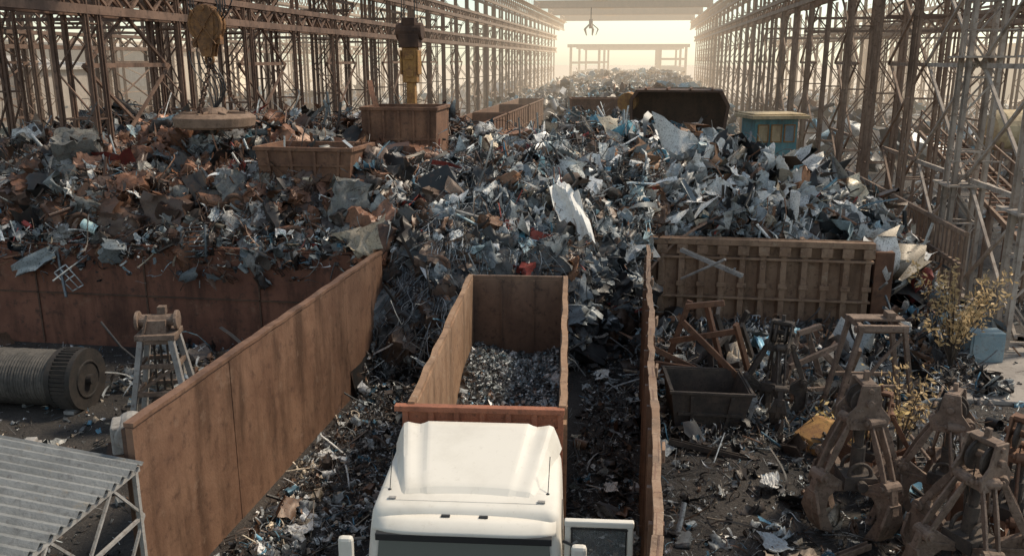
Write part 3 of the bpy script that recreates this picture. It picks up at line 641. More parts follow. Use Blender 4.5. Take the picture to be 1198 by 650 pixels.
cb2=thing('bridge_crane',(-3.6,28,0),0,'rusty crane bridge carrying the magnet hoist high above','bridge crane')
for y in (-1.2,1.2): obj('bridge_girder',MB().box((0,y,18.4),(31.4,.4,1.1)),COLM,cb2)
a=MB(); a.box((-10.8,0,17.6),(3,2,.9)); obj('trolley',a,COLM,cb2)
yb=thing('hoist_block',(-8.75,33,7.0),0,'worn yellow hoist block hanging above a rusty bin','hoist block')
a=MB(); a.box((0,0,1.6),(.56,.44,1.3)); a.box((0,0,.6),(.34,.3,.9)); a.cyl((0,0,-.35),(0,0,.2),.13,12,.19); a.box((-.33,0,1.7),(.06,.56,.9)); a.box((.33,0,1.7),(.06,.56,.9)); a.box((0,-.25,1.3),(.3,.05,.3)); a.box((0,-.25,1.9),(.36,.05,.2)); obj('block_housing',a,YEL,yb,bev=.04)
a=MB(); a.box((0,0,2.5),(.8,.62,.5)); a.cyl((-.5,0,2.85),(.5,0,2.85),.32,16); a.box((0,0,3.2),(.5,.5,.3)); obj('block_head',a,RUSTD,yb,bev=.03)
a=MB(); [a.tube([(x,0,3),(x,0,10.6)],.02,5) for x in (-.3,-.2,.2,.3)]; obj('hoist_ropes',a,BLACK,yb)
yg=thing('hanging_grab',(-9.0,159,13.2),0,'small faint grab hanging from the distant crane bridge','grab')
a=MB(); 
for k in range(5):
    t=k*1.256; x,y=math.cos(t),math.sin(t); a.beam((.2*x,.2*y,1.8),(1.3*x,1.3*y,.9),.18); a.beam((1.3*x,1.3*y,.9),(.9*x,.9*y,-.2),.26,.26,.08,.08)
a.cyl((0,0,1.0),(0,0,2.6),.35); obj('grab_tines',a,COLM,yg); a=MB(); a.tube([(0,0,2.1),(0,0,5.3)],.05); obj('hoist_ropes',a,BLACK,yg)
# ------------------------------------------------------------------ bins / skips / wagons
def bin_(name,loc,rz,L,W,Hh,taper,mat,label,cat,group=None,ribs=5,th=.07,rim=.12,tilt=0):
    e=thing(name,loc,rz,label,cat,group); e.rotation_euler=(tilt,tilt*.6,rz); a=MB()
    bl,bw=L/2-taper,W/2-taper*.4; tl,tw=L/2,W/2
    O=[(-bl,-bw,0),(bl,-bw,0),(bl,bw,0),(-bl,bw,0),(-tl,-tw,Hh),(tl,-tw,Hh),(tl,tw,Hh),(-tl,tw,Hh)]
    I=[(x-math.copysign(th,x),y-math.copysign(th,y),z+(th if z==0 else 0)) for x,y,z in O]
    a.add(O+I,[(0,3,2,1),(8,9,10,11)]+[(i,(i+1)%4,4+(i+1)%4,4+i) for i in range(4)]+[(8+(i+1)%4,8+i,12+i,12+(i+1)%4) for i in range(4)]+[(4+i,4+(i+1)%4,12+(i+1)%4,12+i) for i in range(4)])
    obj('bin_shell',a,mat,e); r=MB()
    for sy in (-1,1): r.box((0,sy*tw,Hh),(L+.1,rim,rim))
    for sx in (-1,1): r.box((sx*tl,0,Hh+.003),(rim,W-.12,rim))
    obj('rim',r,mat,e,bev=.01)
    for sy in (-1,1):
        q=MB()
        for i in range(ribs):
            f=(i+.5)/ribs*2-1; q.beam((f*bl,sy*(bw+.03),.05),(f*tl,sy*(tw+.03),Hh-.07),.08,.07)
        q.box((0,sy*((bw+tw)/2+.03),Hh*.5),(bl*2,.06,.07)); obj('side_ribs',q,mat,e)
    return e
bin_('scrap_bin',(-8.55,31.4,4.95),.03,2.75,2.4,2.15,.05,RUST,'tall rusty brown scrap bin on the heap','scrap bin')
bin_('scrap_skip',(-10.3,26.6,5.1),-.04,3.2,2.0,1.0,.12,RUST,'low open rusty skip sitting on the scrap heap','skip',ribs=4)
bin_('scrap_skip',(1.85,20.4,0.02),.12,1.95,1.5,1.1,.2,GRABD,'dark tapered skip standing on littered ground','skip',ribs=2,tilt=.06,rim=.07)
bin_('scrap_bin',(-3.2,70,4.2),.15,4.5,2.6,1.6,.05,RUST,'rusty scrap bin half sunk in the ridge','scrap bin'); bin_('scrap_bin',(3.8,84,4.4),-.2,5.5,2.6,1.8,.05,RUSTD,'dark rusty bin among the far piles','scrap bin')
ws=None
for i,y in enumerate((50,64,78,92)):
    if ws is None: ws=bin_('rail_wagon',(-12.2,y,1.2),math.radians(90),13,2.9,3.3,.0,RUST,'open rusty rail gondola wagon in a row','rail wagon','row of open rail wagons',ribs=9)
    else: copy_thing(ws,(-12.2,y,1.2))
a=thing('barrier',(-10,43,0),0,'rusty horizontal beam barrier across the yard','barrier'); b=MB(); [b.box((1.5,0,z),(14,.25,.3)) for z in (3.4,4.3,5.0)]; obj('rails',b,RUST,a); b=MB(); [b.box((x,.2,2.6),(.25,.14,5.2)) for x in (-5,-2.5,0,2.5,5,8)]; obj('posts',b,RUSTD,a)
hp=thing('open_tank',(2.5,56,4.5),-.08,'big dark open fronted rusty tank lying on scrap','tank'); a=MB()
prof=[(-2.9,0),(2.9,0),(3.1,1.6),(2.6,2.5),(-2.6,2.5),(-3.0,1.9)]; n=len(prof)
vsn=[(u,-1.6,w_) for u,w_ in prof]+[(u,1.6,w_) for u,w_ in prof]+[(u*.94,-1.6,.08+w_*.92) for u,w_ in prof]+[(u*.94,1.5,.08+w_*.92) for u,w_ in prof]
fs=[(i,n+i,n+(i+1)%n,(i+1)%n) for i in range(n)]+[(2*n+i,3*n+i,3*n+(i+1)%n,2*n+(i+1)%n) for i in range(n)]+[(i,(i+1)%n,2*n+(i+1)%n,2*n+i) for i in range(n)]+[tuple(range(3*n,4*n)),tuple(range(n,2*n))]
a.add(vsn,fs); obj('tank_shell',a,RUSTD,hp); a=MB(); a.cyl((-3.2,-1,1.7),(-3.2,1.2,1.7),.6,18); obj('end_drum',a,YEL,hp)
a=MB(); [a.box((x,-.1,2.56),(.12,3.1,.1)) for x in (-2,-.7,.7,2)]; obj('top_ribs',a,RUST,hp)
cbn=thing('control_cabin',(8.7,60,-.1),.25,'faded turquoise and cream cabin with flat roof','cabin')
a=MB(); a.box((0,0,3.9),(2.9,2.4,2.5)); obj('wall',a,TEAL,cbn); a=MB(); a.box((0,0,1.3),(2.8,2.3,2.6)); obj('base',a,CREAM,cbn); a=MB(); a.box((0,-.2,5.28),(3.9,3.4,.24)); a.box((0,-.2,5.45),(3.5,3.0,.1)); obj('roof',a,CREAM,cbn,bev=.03)
for x in (-.9,0,.9):
    a=MB().box((x,-1.22,4.2),(.6,.05,1.0)); o=obj('window',a,CREAM if x<=0 else DUSTB,cbn); f=MB(); f.box((x,-1.25,4.75),(.76,.06,.08)); f.box((x,-1.25,3.65),(.76,.06,.08)); f.box((x-.34,-1.25,4.2),(.08,.06,1.02)); f.box((x+.34,-1.25,4.2),(.08,.06,1.02)); obj('frame',f,YEL,o)
sw=thing('slatted_fence',(10.95,29.8,0),math.radians(90),'rusty slatted retaining fence beside the gantry columns','fence'); a=MB(); [a.box((i*.42,0,1.65),(.15,.08,3.2)) for i in range(41)]; obj('slats',a,COLR,sw); a=MB(); [a.box((8.5,.08,z),(17.2,.12,.15)) for z in (3.2,2.1,.9)]; obj('rails',a,COLR,sw)
tn=thing('storage_tank',(17.9,45,0),.2,'pale rounded tank standing on steel legs','tank'); a=MB(); pts_=[(-1.3,.25),(-1.1,.75),(-.7,.98),(.7,.98),(1.1,.75),(1.3,.25)]
for (x0,r0),(x1,r1) in zip(pts_[:-1],pts_[1:]): a.cyl((x0,0,5.5),(x1,0,5.5),r0,24,r1)
obj('tank_shell',a,CREAM,tn); a=MB()
for x in (-.8,.8):
    for y in (-.7,.7): a.box((x,y,2.5),(.14,.14,5))
a.box((0,-.7,2.6),(1.6,.08,.1)); a.box((0,-.7,4.6),(1.8,.08,.12)); obj('stand',a,COLR,tn)
cv=thing('inclined_railing',(14.3,31,0),0,'slanting rusty steel railing and beams beside columns','railing'); a=MB()
for x in (0,1.6):
    a.beam((x,0,1.6),(x,16,5.2),.12,.2); a.beam((x,0,2.7),(x,16,6.3),.07,.08); a.beam((x,0,2.2),(x,16,5.8),.05,.06)
    for i in range(9): y=i*2; z=1.6+y*.225; a.beam((x,y,z),(x,y,z+1.1),.06); a.box((x,y,z/2),(.12,.12,z))
obj('railing_frame',a,COLR,cv); a=MB(); [a.box((.8,i*.5,1.62+i*.5*.225),(1.5,.2,.05)) for i in range(32)]; obj('treads',a,RUST,cv)
sl=MB(); sl.box((13.2,25.2,.06),(9,5.2,.12)); o=obj('concrete_pad',sl,CONC,bev=.02); o['kind']='structure'; tag(o,'pale dusty concrete pad under gantry columns','pavement')
for (x,y,w_,d_,h_) in ((-110,150,60,30,12),(-85,90,30,40,9),(95,130,50,40,12),(80,70,26,30,9),(-150,230,80,20,14),(120,230,80,20,14)):
    e=thing('industrial_building',(x,y,0),0,'pale hazy industrial shed beyond the yard','building','industrial sheds around the yard'); a=MB(); a.prism([(-w_/2,0),(w_/2,0),(w_/2,h_*.85),(0,h_),(-w_/2,h_*.85)],-d_/2,d_/2); obj('wall',a,CONC,e)
    n=int(w_/5); a=MB(); [a.box((-w_/2+5*i+2.5,-d_/2-.03,h_*.5),(3,.1,h_*.25)) for i in range(n)]; obj('windows',a,GREYM,e); a=MB(); a.prism([(-w_/2-.6,h_*.85),(0,h_+.02),(w_/2+.6,h_*.85),(w_/2+.6,h_*.85+.3),(0,h_+.35),(-w_/2-.6,h_*.85+.3)],-d_/2-.5,d_/2+.5); obj('roof',a,GREYM,e)
# ------------------------------------------------------------------ multi-claw grabs
def grab(loc,rz,label,mat,Hh=3.0,spread=1.0,nt_=4,lean=0.):
    e=thing('grab_bucket',loc,rz,label,'grab bucket','discarded crane grabs'); k=Hh/3.0; e.rotation_euler=(lean,lean*.5,rz)
    a=MB()
    for y in (-.3,.25): a.prism([(u*k,w_*k) for u,w_ in ((-.34,2.15),(.34,2.15),(.4,2.38),(.22,2.6),(.16,3.0),(-.16,3.0),(-.22,2.6),(-.4,2.38))],y*k,(y+.05)*k)
    a.box((0,0,2.22*k),(.62*k,.66*k,.14*k)); a.cyl((0,-.38*k,2.66*k),(0,.38*k,2.66*k),.07*k,12); a.box((0,0,2.97*k),(.24*k,.5*k,.08*k)); a.box((0,.0,3.08*k),(.09*k,.1*k,.2*k)); a.cyl((0,-.34*k,2.9*k),(0,.34*k,2.9*k),.05*k,10)
    obj('head_block',a,mat,e,bev=.012)
    for y in (-.14,.14):
        s=MB(); s.cyl((0,(y-.03)*k,2.62*k),(0,(y+.03)*k,2.62*k),.25*k,18); s.ring((0,y*k,2.62*k),(0,1,0),.26*k,.03*k,18,6); obj('sheave',s,GRABD,e)
    lb=MB(); lb.box((0,0,1.05*k),(.6*k,.6*k,.26*k)); lb.cyl((0,-.42*k,1.05*k),(0,.42*k,1.05*k),.1*k,12); lb.cyl((0,0,1.1*k),(0,0,1.7*k),.13*k,12); lb.cyl((0,0,1.7*k),(0,0,2.2*k),.08*k,12)
    for i in (-1,1): lb.ring((0,i*.2*k,1.22*k),(0,1,0),.2*k,.04*k,18,6); lb.beam((i*.1*k,.03,1.2*k),(i*.13*k,.03,2.5*k),.022*k)
    lb.beam((.2*k,.2*k,1.1*k),(-.1*k,.15*k,2.2*k),.05*k,.1*k)
    obj('lower_block',lb,GRABD,e,bev=.008)
    for q in range(nt_):
        M=Matrix.Rotation(2*math.pi*q/nt_+.4,3,'Z'); f=spread
        m=MB(); p0=M@Vector((.33,0,2.3))*k; p1=M@Vector((.92*f,0,1.25))*k; up=M@Vector((0,1,0))
        for s in (-.1,.1):
            o_=up*s*k; pm=p0.lerp(p1,.5); m.beam(p0+o_,pm+o_,.04*k,.08*k,.04*k,.15*k,up=up.cross(p1-p0)); m.beam(pm+o_,p1+o_,.04*k,.15*k,.04*k,.09*k,up=up.cross(p1-p0))
        for c_,rr in ((p0,.1),(p1,.11)): m.cyl(c_-up*.17*k,c_+up*.17*k,rr*k,12); m.cyl(c_-up*.22*k,c_+up*.22*k,rr*.5*k,8)
        obj('arm',m,mat,e,bev=.006)
        j=MB(); P=[(.2,.98),(.42,1.1),(.85*f,1.38),(1.03*f,1.28),(1.14*f,.8),(1.06*f,.42),(.86*f,.16),(.42*f,-.03),(.62*f,.3),(.74*f,.55),(.7*f,.8),(.55*f,.9),(.26,.84)]
        j.prism([(u*k,w_*k) for u,w_ in P],-.07*k,.07*k,M)
        O=[(1.11*f,.98),(1.1*f,.6),(.92*f,.22),(.46*f,-.02)]
        wd=[.12,.24,.17,.02]
        for (u0,w0),(u1,w1),a0,a1 in zip(O[:-1],O[1:],wd[:-1],wd[1:]):
            Vq=[(u0,-a0,w0),(u0,a0,w0),(u1,a1,w1),(u1,-a1,w1)]; Vi=[(u-.06,y,w_+.02) for u,y,w_ in Vq]
            j.add([tuple((M@Vector(v))*k) for v in Vq+Vi],[(0,1,2,3),(7,6,5,4),(0,3,7,4),(1,5,6,2),(0,4,5,1),(3,2,6,7)])
        j.beam(tuple(M@Vector((.45,0,1.0))*k),tuple(M@Vector((1.0*f,0,1.12))*k),.2*k,.06*k)
        obj('claw',j,mat,e,bev=.008)
    return e
grab((4.35,15.7,0),.1,'big dusty brown crane grab standing on its pointed claws',GRAB,3.05,.92)
grab((5.7,13.9,0),.6,'brown crane grab with pointed claws beside another grab',GRAB,2.85,1.0,5,.04)
grab((6.15,16.2,0),-.5,'dusty crane grab resting between other grabs',GRAB,2.7,.95,4,-.03)
grab((5.15,17.4,0),1.1,'low rusty crane grab behind the others',RUST,2.2,1.0,4)
grab((6.85,15.0,0),.9,'grimy brown grab packed against its neighbours',RUST,2.75,1.0,4,.03)
grab((3.55,20.8,0),1.2,'dark grease stained crane grab by the skip',GRABD,2.6,.85,4,.05)
grab((7.8,13.8,0),.2,'dusty brown grab at the edge of the grab group',GRAB,2.6,1.0,4)
def pedestal(loc,rz):
    e=thing('lattice_pedestal',loc,rz,'pale tapering steel lattice pedestal with winch head','steel pedestal')
    a=MB(); 
    for sx in (-1,1):
        for sy in (-1,1): a.beam((sx*.72,sy*.5,0),(sx*.36,sy*.3,2.2),.13,.15)
    obj('legs',a,GREYM,e,bev=.01); b=MB()
    for z in (.12,.85,1.55,2.15):
        f=1-z/2.2; x=.36+.36*f; y=.3+.2*f
        for s in (-1,1): b.beam((-x,s*y,z),(x,s*y,z),.08,.1); b.beam((s*x,-y,z),(s*x,y,z),.08,.1)
    for z0,z1 in ((.12,.85),(.85,1.55)):
        for s in (-1,1):
            f0,f1=1-z0/2.2,1-z1/2.2; b.beam((-(.36+.36*f0),s*(.3+.2*f0),z0),(.36+.36*f1,s*(.3+.2*f1),z1),.05,.07)
    obj('cross_bars',b,GRAB,e); c=MB(); c.box((0,0,2.28),(.95,.8,.14)); c.box((0,0,2.5),(.5,.5,.35)); c.cyl((-.45,0,2.62),(.45,0,2.62),.15,14); c.cyl((-.5,0,2.62),(-.42,0,2.62),.24,16); c.cyl((.42,0,2.62),(.5,0,2.62),.24,16); c.box((.1,.1,2.85),(.2,.2,.2)); c.beam((-.3,-.3,2.3),(-.15,-.3,2.85),.06); obj('winch_head',c,GRAB,e,bev=.015)
    d=MB(); [d.tube([(x,0,2.3),(x*1.3,.05,.3)],.03,6) for x in (-.15,0,.15)]; d.cyl((0,-.2,.5),(0,.2,.5),.3,16); obj('drive_rod',d,GRABD,e)
pedestal((-11.5,18.6,0),.25)
af=thing('trestle_stand',(6.0,21.3,0),.1,'bare trapezoid steel trestle standing on ground','trestle')
a=MB(); 
for y in (-.45,.45):
    a.beam((-.5,y,2.55),(-1.0,y,0),.1,.15); a.beam((.5,y,2.55),(1.0,y,0),.1,.15); a.beam((-.6,y,2.5),(.6,y,2.5),.12,.16); a.beam((-.85,y,1.0),(.85,y,1.0),.08,.1)
for x in (-.5,.5): a.beam((x,-.45,2.5),(x,.45,2.5),.1,.14)
a.cyl((-.62,-.3,2.42),(.62,-.3,2.42),.09); a.beam((-.95,-.45,.3),(.5,-.45,2.3),.06,.08)
obj('trestle_bars',a,GRAB,af,bev=.01); a=MB(); a.box((0,.0,2.62),(1.25,.3,.06)); a.box((.3,0,2.72),(.2,.3,.16)); obj('top_plate',a,GRAB,af,bev=.01)
def truss(loc,rz,mat,sd,label):
    lf=thing('bent_truss',loc,rz,label,'steel truss','twisted steel frames'); r=random.Random(sd); a=MB(); 
    B=[((-.9,0,.3),(-.3,.3,2.6)),((.9,-.2,.2),(.2,.3,2.5)),((-.5,.2,2.5),(.5,.2,2.55)),((-1.1,-.6,1.2),(1.3,-.3,.9)),((-.7,.1,1.6),(1.0,0,2.0)),((-1.0,-.5,1.5),(.2,.4,.7)),((.9,-.5,2.3),(1.5,.3,.2)),((-.2,-.6,2.2),(1.1,-.7,1.0))]
    for p_,q_ in B:
        j=lambda v:tuple(c+r.uniform(-.15,.15) for c in v); a.beam(j(p_),j(q_),.1,.15)
    obj('truss_bars',a,mat,lf,bev=.01)
truss((1.8,22.0,0),-.3,RUST,1,'twisted rusty steel frame leaning behind a skip'); truss((2.6,23.2,-.5),1.3,GRABD,2,'collapsed dark steel frame in the clutter'); truss((4.9,22.9,-.9),.5,GRAB,3,'flattened rusty frame in the clutter')
ys=thing('yellow_shell',(4.55,19.5,0),.6,'worn flat yellow machine plate lying on the ground','machine part'); a=MB(); pr=[(-.62,0),(.55,0),(.7,.18),(.45,.5),(.05,.62),(-.3,.45),(-.6,.3)]; a.prism(pr,-.42,.3); obj('housing',a,YEL,ys,bev=.02); a=MB(); a.cyl((0,-.47,.28),(0,-.41,.28),.13,16); a.box((.3,-.44,.2),(.2,.06,.12)); obj('hub',a,GRABD,ys)
cd=thing('cable_drum',(-15.95,19.0,0),.03,'large steel cable drum with dark gear ring','cable drum'); cd.scale=(.93,.93,.93)
a=MB(); R=.74; n=42
for i in range(n):
    x=-2.1+i*.085; a.ring((x,0,.84),(1,0,0),R+rng.uniform(-.008,.008),.045,26,5)
a.cyl((-2.15,0,.84),(1.6,0,.84),R,26); obj('drum_cable',a,CABLE,cd)
g_=MB(); nt_=44
for x0_,x1_ in ((1.45,1.6),(2.05,2.2)):
    g_.cyl((x0_,0,.84),(x1_,0,.84),.86,44)
g_.cyl((1.6,0,.84),(2.05,0,.84),.74,30)
for i in range(nt_):
    t=2*math.pi*i/nt_; g_.beam((1.6,.82*math.cos(t),.84+.82*math.sin(t)),(2.05,.82*math.cos(t),.84+.82*math.sin(t)),.05,.1)
DARKM=rustmat('greasy_gear',(.02,.018,.017),(.04,.032,.027),(.012,.011,.011),scale=3,streak=False)
obj('gear_ring',g_,DARKM,cd); g_=MB(); g_.cyl((2.2,0,.84),(2.36,0,.84),.14,16); g_.ring((2.2,0,.84),(1,0,0),.5,.04,24,6); obj('hub',g_,DARKM,cd)
obj('cradle',MB().box((-1.9,0,.12),(.4,1.6,.24)),GREYM,cd); obj('cradle',MB().box((1.9,0,.05),(.3,1.2,.1)),GREYM,cd)
gb=thing('gearbox',(-11.3,16.9,0),.5,'grey cast machine gearbox lying on the ground','machine part'); a=MB(); a.box((0,0,.4),(1.0,.7,.7)); a.cyl((-.1,-.45,.5),(-.1,.45,.5),.32,18); a.cyl((.35,-.5,.35),(.35,.5,.35),.2,18); obj('casing',a,GREYM,gb,bev=.05); a=MB(); a.box((0,0,.04),(1.3,.9,.08)); obj('base_plate',a,RUSTD,gb)
for (x,y,rz) in ((-13.6,16.2,.3),(-15.2,16.8,1.1),(-12.6,15.2,.8),(-9.6,19.8,.4),(-17,16.4,.2),(3.2,24.5,.5),(8.6,23.5,.1)):
    a=MB(); a.box((0,0,.16),(.6,.35,.3)); a.box((.1,0,.36),(.25,.3,.1)); m=thing('machine_block',(x,y,0),rz,'small greasy steel machine block on dirt','machine part','steel machine blocks lying about')
    obj('block_body',a,GREYM if x<0 else GRABD,m,bev=.02); b=MB().cyl((-.36,0,.18),(.36,0,.18),.09,12); obj('shaft',b,GRABD,m)
sh=thing('corrugated_shed',(-10.35,8.9,0),0,'open shed with grey corrugated roof and tubular frame','shed')
a=MB(); yy0,yy1=5.6,11.2; nr=28
for sec,(xa,za,xb,zb_) in enumerate(((-7.0,2.82,-9.5,3.12),(-9.5,3.12,-14.5,2.7))):
    vsx=[];m=nr*6+1
    for i in range(m):
        y=yy0+(yy1-yy0)*i/(m-1); zz=.035*math.sin(2*math.pi*i/6)
        vsx+= [(xa+10,y-9,za+zz),(xb+10,y-9,zb_+zz)]
    a.add(vsx,[(2*i,2*i+2,2*i+3,2*i+1) for i in range(m-1)])
o=obj('roof',a,ROOF,sh); o.modifiers.new('s','SOLIDIFY').thickness=.012
f=MB()
for y in (yy0+.1,(yy0+yy1)/2,yy1-.1):
    f.beam((2.9,y-9,0),(2.9,y-9,2.74),.07); f.beam((2.9,y-9,2.72),(.5,y-9,2.98),.06,.08); f.beam((.5,y-9,0),(.5,y-9,2.95),.07); f.beam((-4.2,y-9,0),(-4.2,y-9,2.6),.07); f.beam((.5,y-9,2.97),(-4.2,y-9,2.6),.06,.08)
f.beam((2.9,yy0-9,2.7),(2.9,yy1-9,2.7),.06,.08); f.beam((2.9,yy0-9,1.9),(2.9,yy1-9,1.9),.05)
for i in range(4): y=yy0-9+1.4*i; f.beam((2.9,y,1.9),(2.9,y+.7,2.7),.04); f.beam((2.9,y+.7,2.7),(2.9,y+1.4,1.9),.04); f.beam((2.9,y,0.1),(2.9,y+1.4,1.9),.04)
obj('frame',f,GREYM,sh)
bc=thing('grey_cabinet',(10.4,26.0,.12),.1,'faded blue grey metal cabinet on concrete pad','cabinet'); a=MB(); a.box((0,0,.45),(1.0,.6,.9)); obj('cabinet_body',a,DUSTB,bc,bev=.02); a=MB(); a.box((0,-.31,.45),(.86,.03,.74)); obj('door',a,DUSTB,bc,bev=.01)
# ------------------------------------------------------------------ shrubs
def shrub(loc,Hh,spread,nb,nl,mat,label,ls=.05):
    e=thing('shrub',loc,0,label,'shrub'); t=MB(); l=MB()
    for b in range(nb):
        an=random.uniform(0,6.28); r=spread*random.uniform(.3,1); hh=Hh*random.uniform(.55,1); q=[]
        for k in range(9):
            s=k/8; q.append(Vector((r*math.cos(an)*s**1.4,r*math.sin(an)*s**1.4,hh*(1.25*s-.3*s*s)+random.uniform(-.03,.03))))
        for k in range(8): t.cyl(q[k],q[k+1],.02*(1-k/9),5,.02*(1-(k+1)/9))
        for i in range(nl):
            s=random.uniform(.35,1); k=min(7,int(s*8)); c=q[k].lerp(q[k+1],s*8-k)+Vector([random.gauss(0,.09) for _ in range(3)])
            d=Vector([random.gauss(0,1),random.gauss(0,1),random.gauss(-.3,1)]).normalized(); u=d.orthogonal().normalized(); L=ls*random.uniform(.7,1.5)
            l.add([c-d*L,c+u*L*.4,c+d*L,c-u*L*.4],[(0,1,2,3)])
    obj('trunk',t,BARK,e); obj('crown',l,mat,e)
shrub((9.2,25.0,0),3.4,1.8,24,50,LEAF,'tall wispy shrub with golden orange autumn leaves',.075)
shrub((5.2,18.4,0),2.3,1.3,9,34,LEAFY,'small sapling with bright yellow leaves between grabs',.06)
shrub((6.1,18.9,0),2.6,1.0,9,34,LEAF,'thin yellowing shrub behind crane grabs',.06)
# ------------------------------------------------------------------ individual scraps
def sheetmesh(seed,w_,h_,amp,n=12):
    rr=np.random.default_rng(seed); V=[];a_=rr.uniform(-1,1,8); cu=rr.uniform(.3,2)
    for j in range(n+1):
        for i in range(n+1):
            u,v=i/n-.5,j/n-.5; ed=.06*math.sin(13*u+seed)*(abs(v)>.45)+.05*math.sin(11*v+2*seed)*(abs(u)>.45)
            z=amp*(math.sin(5*u*(1+a_[0])+4*v*a_[1]+a_[2]*3)+.8*abs(math.sin(9*v*a_[3]+7*u*a_[4]))+.3*math.sin(19*u+23*v*a_[5]))+rr.uniform(-.02,.02)+cu*u*u*w_*.6
            sk=1+.5*a_[6]*v
            V.append((w_*(u*sk+ed*.6),h_*(v+ed+.25*a_[7]*u),z))
    me=bpy.data.meshes.new('sheet'); me.from_pydata(V,[],[(j*(n+1)+i,j*(n+1)+i+1,(j+1)*(n+1)+i+1,(j+1)*(n+1)+i) for j in range(n) for i in range(n)]); return me
def sheet(loc,rot,w_,h_,amp,seed,mat,label,cat='sheet metal'):
    o=obj('metal_sheet',sheetmesh(seed,w_,h_,amp),mat); o.location=loc; o.rotation_euler=rot; o.modifiers.new('s','SOLIDIFY').thickness=.012; tag(o,label,cat,'loose crumpled metal sheets'); return o
sheet((-1.95,25.75,4.3),(1.0,-.3,.2),.85,1.75,.12,5,WSHEET,'long torn white sheet hanging down the scrap heap face')
lst=[(-2.9,25.7,.7),(-8.2,25.2,1.0),(-9.3,24.6,.7),(-4.4,26.2,.8),(-12.9,24.6,.7),(-17.8,25,.8),(-15.5,24.9,.7),(1.3,31,1.2),(2.3,32.3,1.4),(3.4,33,1.5),(4.4,31.4,1.3),(5.4,32.4,1.4),(3.0,30.5,1.1),(6.4,31,1.1),(4.9,34,1.4),(7.5,31.2,1.1),(1.9,34,1.2),(2.9,35,1.3),(6.2,33.2,1.3),(8.6,30.6,1.),(5.3,30.1,1.0),(.3,30.5,1),(-2.2,29.5,.8),(-5.1,24.0,.7),(-6.5,28,.8),(-10.9,30,1.0),(-3.6,31.5,.9),(-19,27,1.0),(-13,31.5,1),(3.9,30.3,1.1),(4.6,32.6,1.3),(2.6,33.8,1.2),(6.9,32.4,1.1),(1.2,32.6,1),(-1.1,31.2,1.0),(-.2,32.4,1.1),(3.6,31.6,1.2),(5.9,31.4,1.2),(-6.2,23.6,.6),(-3.9,24.6,.6),(-5.6,25.0,.7)]
for i,(x,y,s) in enumerate(lst):
    wht=(i%3!=1); sheet((x,y,float(heap(x,y))+.3),(random.uniform(.2,1.2),random.uniform(-.6,.6),random.uniform(-1.5,1.5)),s*random.uniform(.4,.75),s*.9,.09*s,20+i,WSHEET if wht else GSH,('bent white' if wht else 'dented grey')+' metal sheet lying on the scrap heap')
for i,(x,y,s) in enumerate([(-.75,22.8,.6),(-.3,16.4,.45),(3.0,17.0,.6),(2.8,14.6,.75),(-6.1,13.9,.5),(-6.7,17,.5),(-4.9,15.5,.4),(1.4,23.3,.7),(4.7,23.7,.8),(-4.4,19,.5)]):
    wht=i%4!=3; sheet((x,y,.1),(random.uniform(-.2,.2),random.uniform(-.2,.2),random.uniform(0,3)),s*.9,s*.6,.03,80+i,WSHEET if wht else GSH,('crumpled white' if wht else 'grey')+' sheet lying flat on dark ground')
sheet((3.0,14.0,.1),(.05,.05,.3),1.0,.6,.02,99,plain('tan_board',(.42,.33,.25),.8),'flat tan board lying on the ground','board')
src=None
for i,(x,y,dz) in enumerate([(1.0,33,.3),(-.6,36,.3),(-3.5,24.8,.0),(2.0,46,.3),(-13.8,29.5,.0)]):
    if src is None:
        src=thing('steel_drum',(x,y,0),0,'dented blue steel drum lying in scrap','drum','steel drums in the scrap'); a=MB(); a.cyl((0,-.42,0),(0,.42,0),.29,22); obj('drum_body',a,BLUE,src,bev=.01); b=MB(); [b.ring((0,yy,0),(0,1,0),.29,.02,22,5) for yy in (-.42,-.14,.14,.42)]; obj('hoops',b,BLUE,src); d=src
    else: d=copy_thing(src,(x,y,0))
    d.location=(x,y,float(heap(x,y))+dz); d.rotation_euler=(random.uniform(-.8,.8),.3,random.uniform(0,3))
src=None
for i,(x,y) in enumerate([(-10.2,24.4),(-17.2,24.4),(-5.5,23.6),(-12.4,25.2),(.8,29.4),(-6.6,26)]):
    if src is None:
        src=thing('old_wheel',(x,y,0),0,'rusty old wheel stuck in scrap','wheel','old wheels in the scrap'); a=MB(); a.ring((0,0,0),(0,1,0),.26,.08,24,8); obj('tyre',a,RUSTD,src,smooth=True); b=MB(); b.cyl((0,-.05,0),(0,.05,0),.2,20); b.cyl((0,-.08,0),(0,.08,0),.07,12); obj('rim',b,RUST,src); d=src
    else: d=copy_thing(src,(x,y,0))
    d.location=(x,y-.25,float(heap(x,y))+.1); d.rotation_euler=(random.uniform(-.4,.4),0,random.uniform(-.7,.7))
PB=[(-9,26,5,2.0,1.0,.3),(-18,27,5,2.2,1.2,2.2),(-14,25,4.6,1.6,1.3,1),(-4.6,25,4.2,1.8,1.9,.7),(-1.0,27.6,1.2,3.0,.75,1.2),(-.4,26.6,.9,2.2,1.0,1.8),(4.5,30,3.8,2.0,1.3,.4),(7,30.5,3.6,1.8,1.4,2),(-6,25.5,4.2,2.0,1.3,2.5),(-11.8,26,5,2.0,1.2,1.7)]
for k in range(20):
    x,y=rng.uniform(.9,9),rng.uniform(14,28); PB.append((x,y,.12+(.2 if y>23 else 0),rng.uniform(.8,2.0),rng.uniform(1.38,1.56),rng.uniform(0,3.1)))
for k in range(22):
    x,y=rng.uniform(-22,8),rng.uniform(25,35); PB.append((x,y,float(heap(x,y))+.2,rng.uniform(1.2,2.4),rng.uniform(1.0,1.6),rng.uniform(0,6.2)))
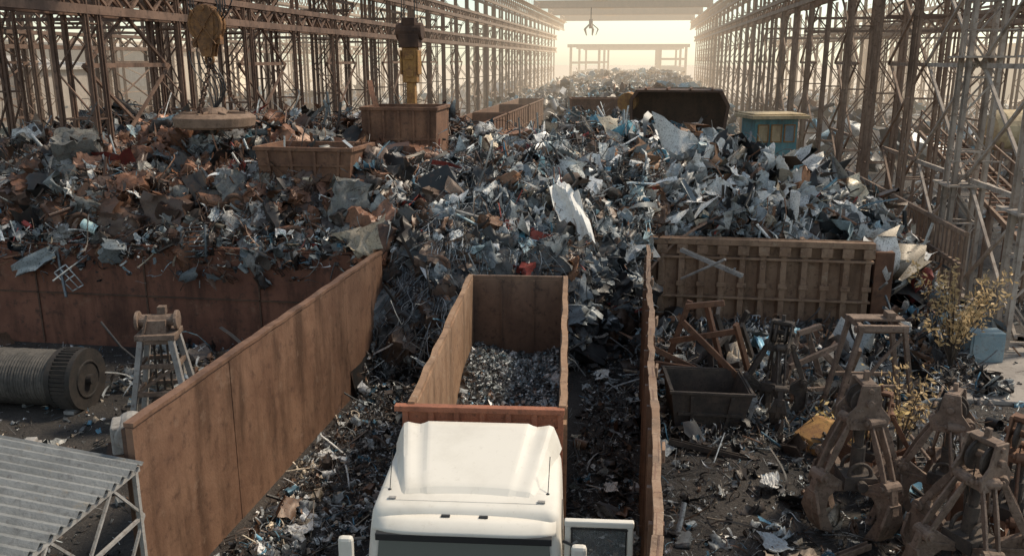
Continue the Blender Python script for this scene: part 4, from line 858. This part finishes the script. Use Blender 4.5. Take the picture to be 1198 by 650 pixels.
for i,(x,y,z,L,tl,rz) in enumerate(PB):
    a=MB(); 
    if i%2: a.cyl((0,0,-L/2),(0,0,L/2),.04,10)
    else: a.box((0,-.05,0),(.12,.015,L)); a.box((0,.05,0),(.12,.015,L)); a.box((0,0,0),(.014,.085,L))
    o=obj('steel_pipe' if i%2 else 'steel_beam',a,(RUST if i%3 else GREYM) if i<10 or i>=30 else (GRAB if i%3 else GRABD)); o.location=(x,y,z); o.rotation_euler=(0,tl,rz); tag(o,'bent rusty steel '+('pipe' if i%2 else 'beam')+' lying among the scrap','pipe' if i%2 else 'beam','loose beams and pipes')
# ------------------------------------------------------------------ world, sun, camera
W_=bpy.data.worlds.new('World'); S.world=W_; W_.use_nodes=True; nt=W_.node_tree; bg=nt.nodes['Background']
AZ,EL=60,50
sky=nt.nodes.new('ShaderNodeTexSky'); sky.sky_type='NISHITA'; sky.sun_disc=False; sky.sun_elevation=math.radians(EL); sky.sun_rotation=math.radians(AZ)
sky.air_density=1.0; sky.dust_density=.35; sky.ozone_density=.6
hs=nt.nodes.new('ShaderNodeHueSaturation'); hs.inputs['Saturation'].default_value=.62; nt.links.new(sky.outputs[0],hs.inputs['Color'])
tint=mix(nt,1.0,hs.outputs[0],(1.08,1.08,.98),'MULTIPLY')
nt.links.new(tint,bg.inputs['Color']); bg.inputs['Strength'].default_value=.145
sd=bpy.data.lights.new('sun','SUN'); sd.energy=3.6; sd.angle=math.radians(9); sd.color=(1,.86,.67); so=bpy.data.objects.new('sun',sd); COL.objects.link(so)
az,el=math.radians(AZ),math.radians(EL); D=Vector((math.sin(az)*math.cos(el),math.cos(az)*math.cos(el),math.sin(el))); so.rotation_euler=D.to_track_quat('Z','Y').to_euler()
cd_=bpy.data.cameras.new('camera'); cam=bpy.data.objects.new('camera',cd_); COL.objects.link(cam); cam.location=(0,0,8.8)
cam.rotation_euler=(math.radians(75.7),0,math.radians(8.3)); cd_.lens=30.05; cd_.sensor_width=36; cd_.clip_end=3000; cd_.clip_start=.2; S.camera=cam
S.view_settings.view_transform='Standard'; S.view_settings.look='None'; S.view_settings.exposure=0
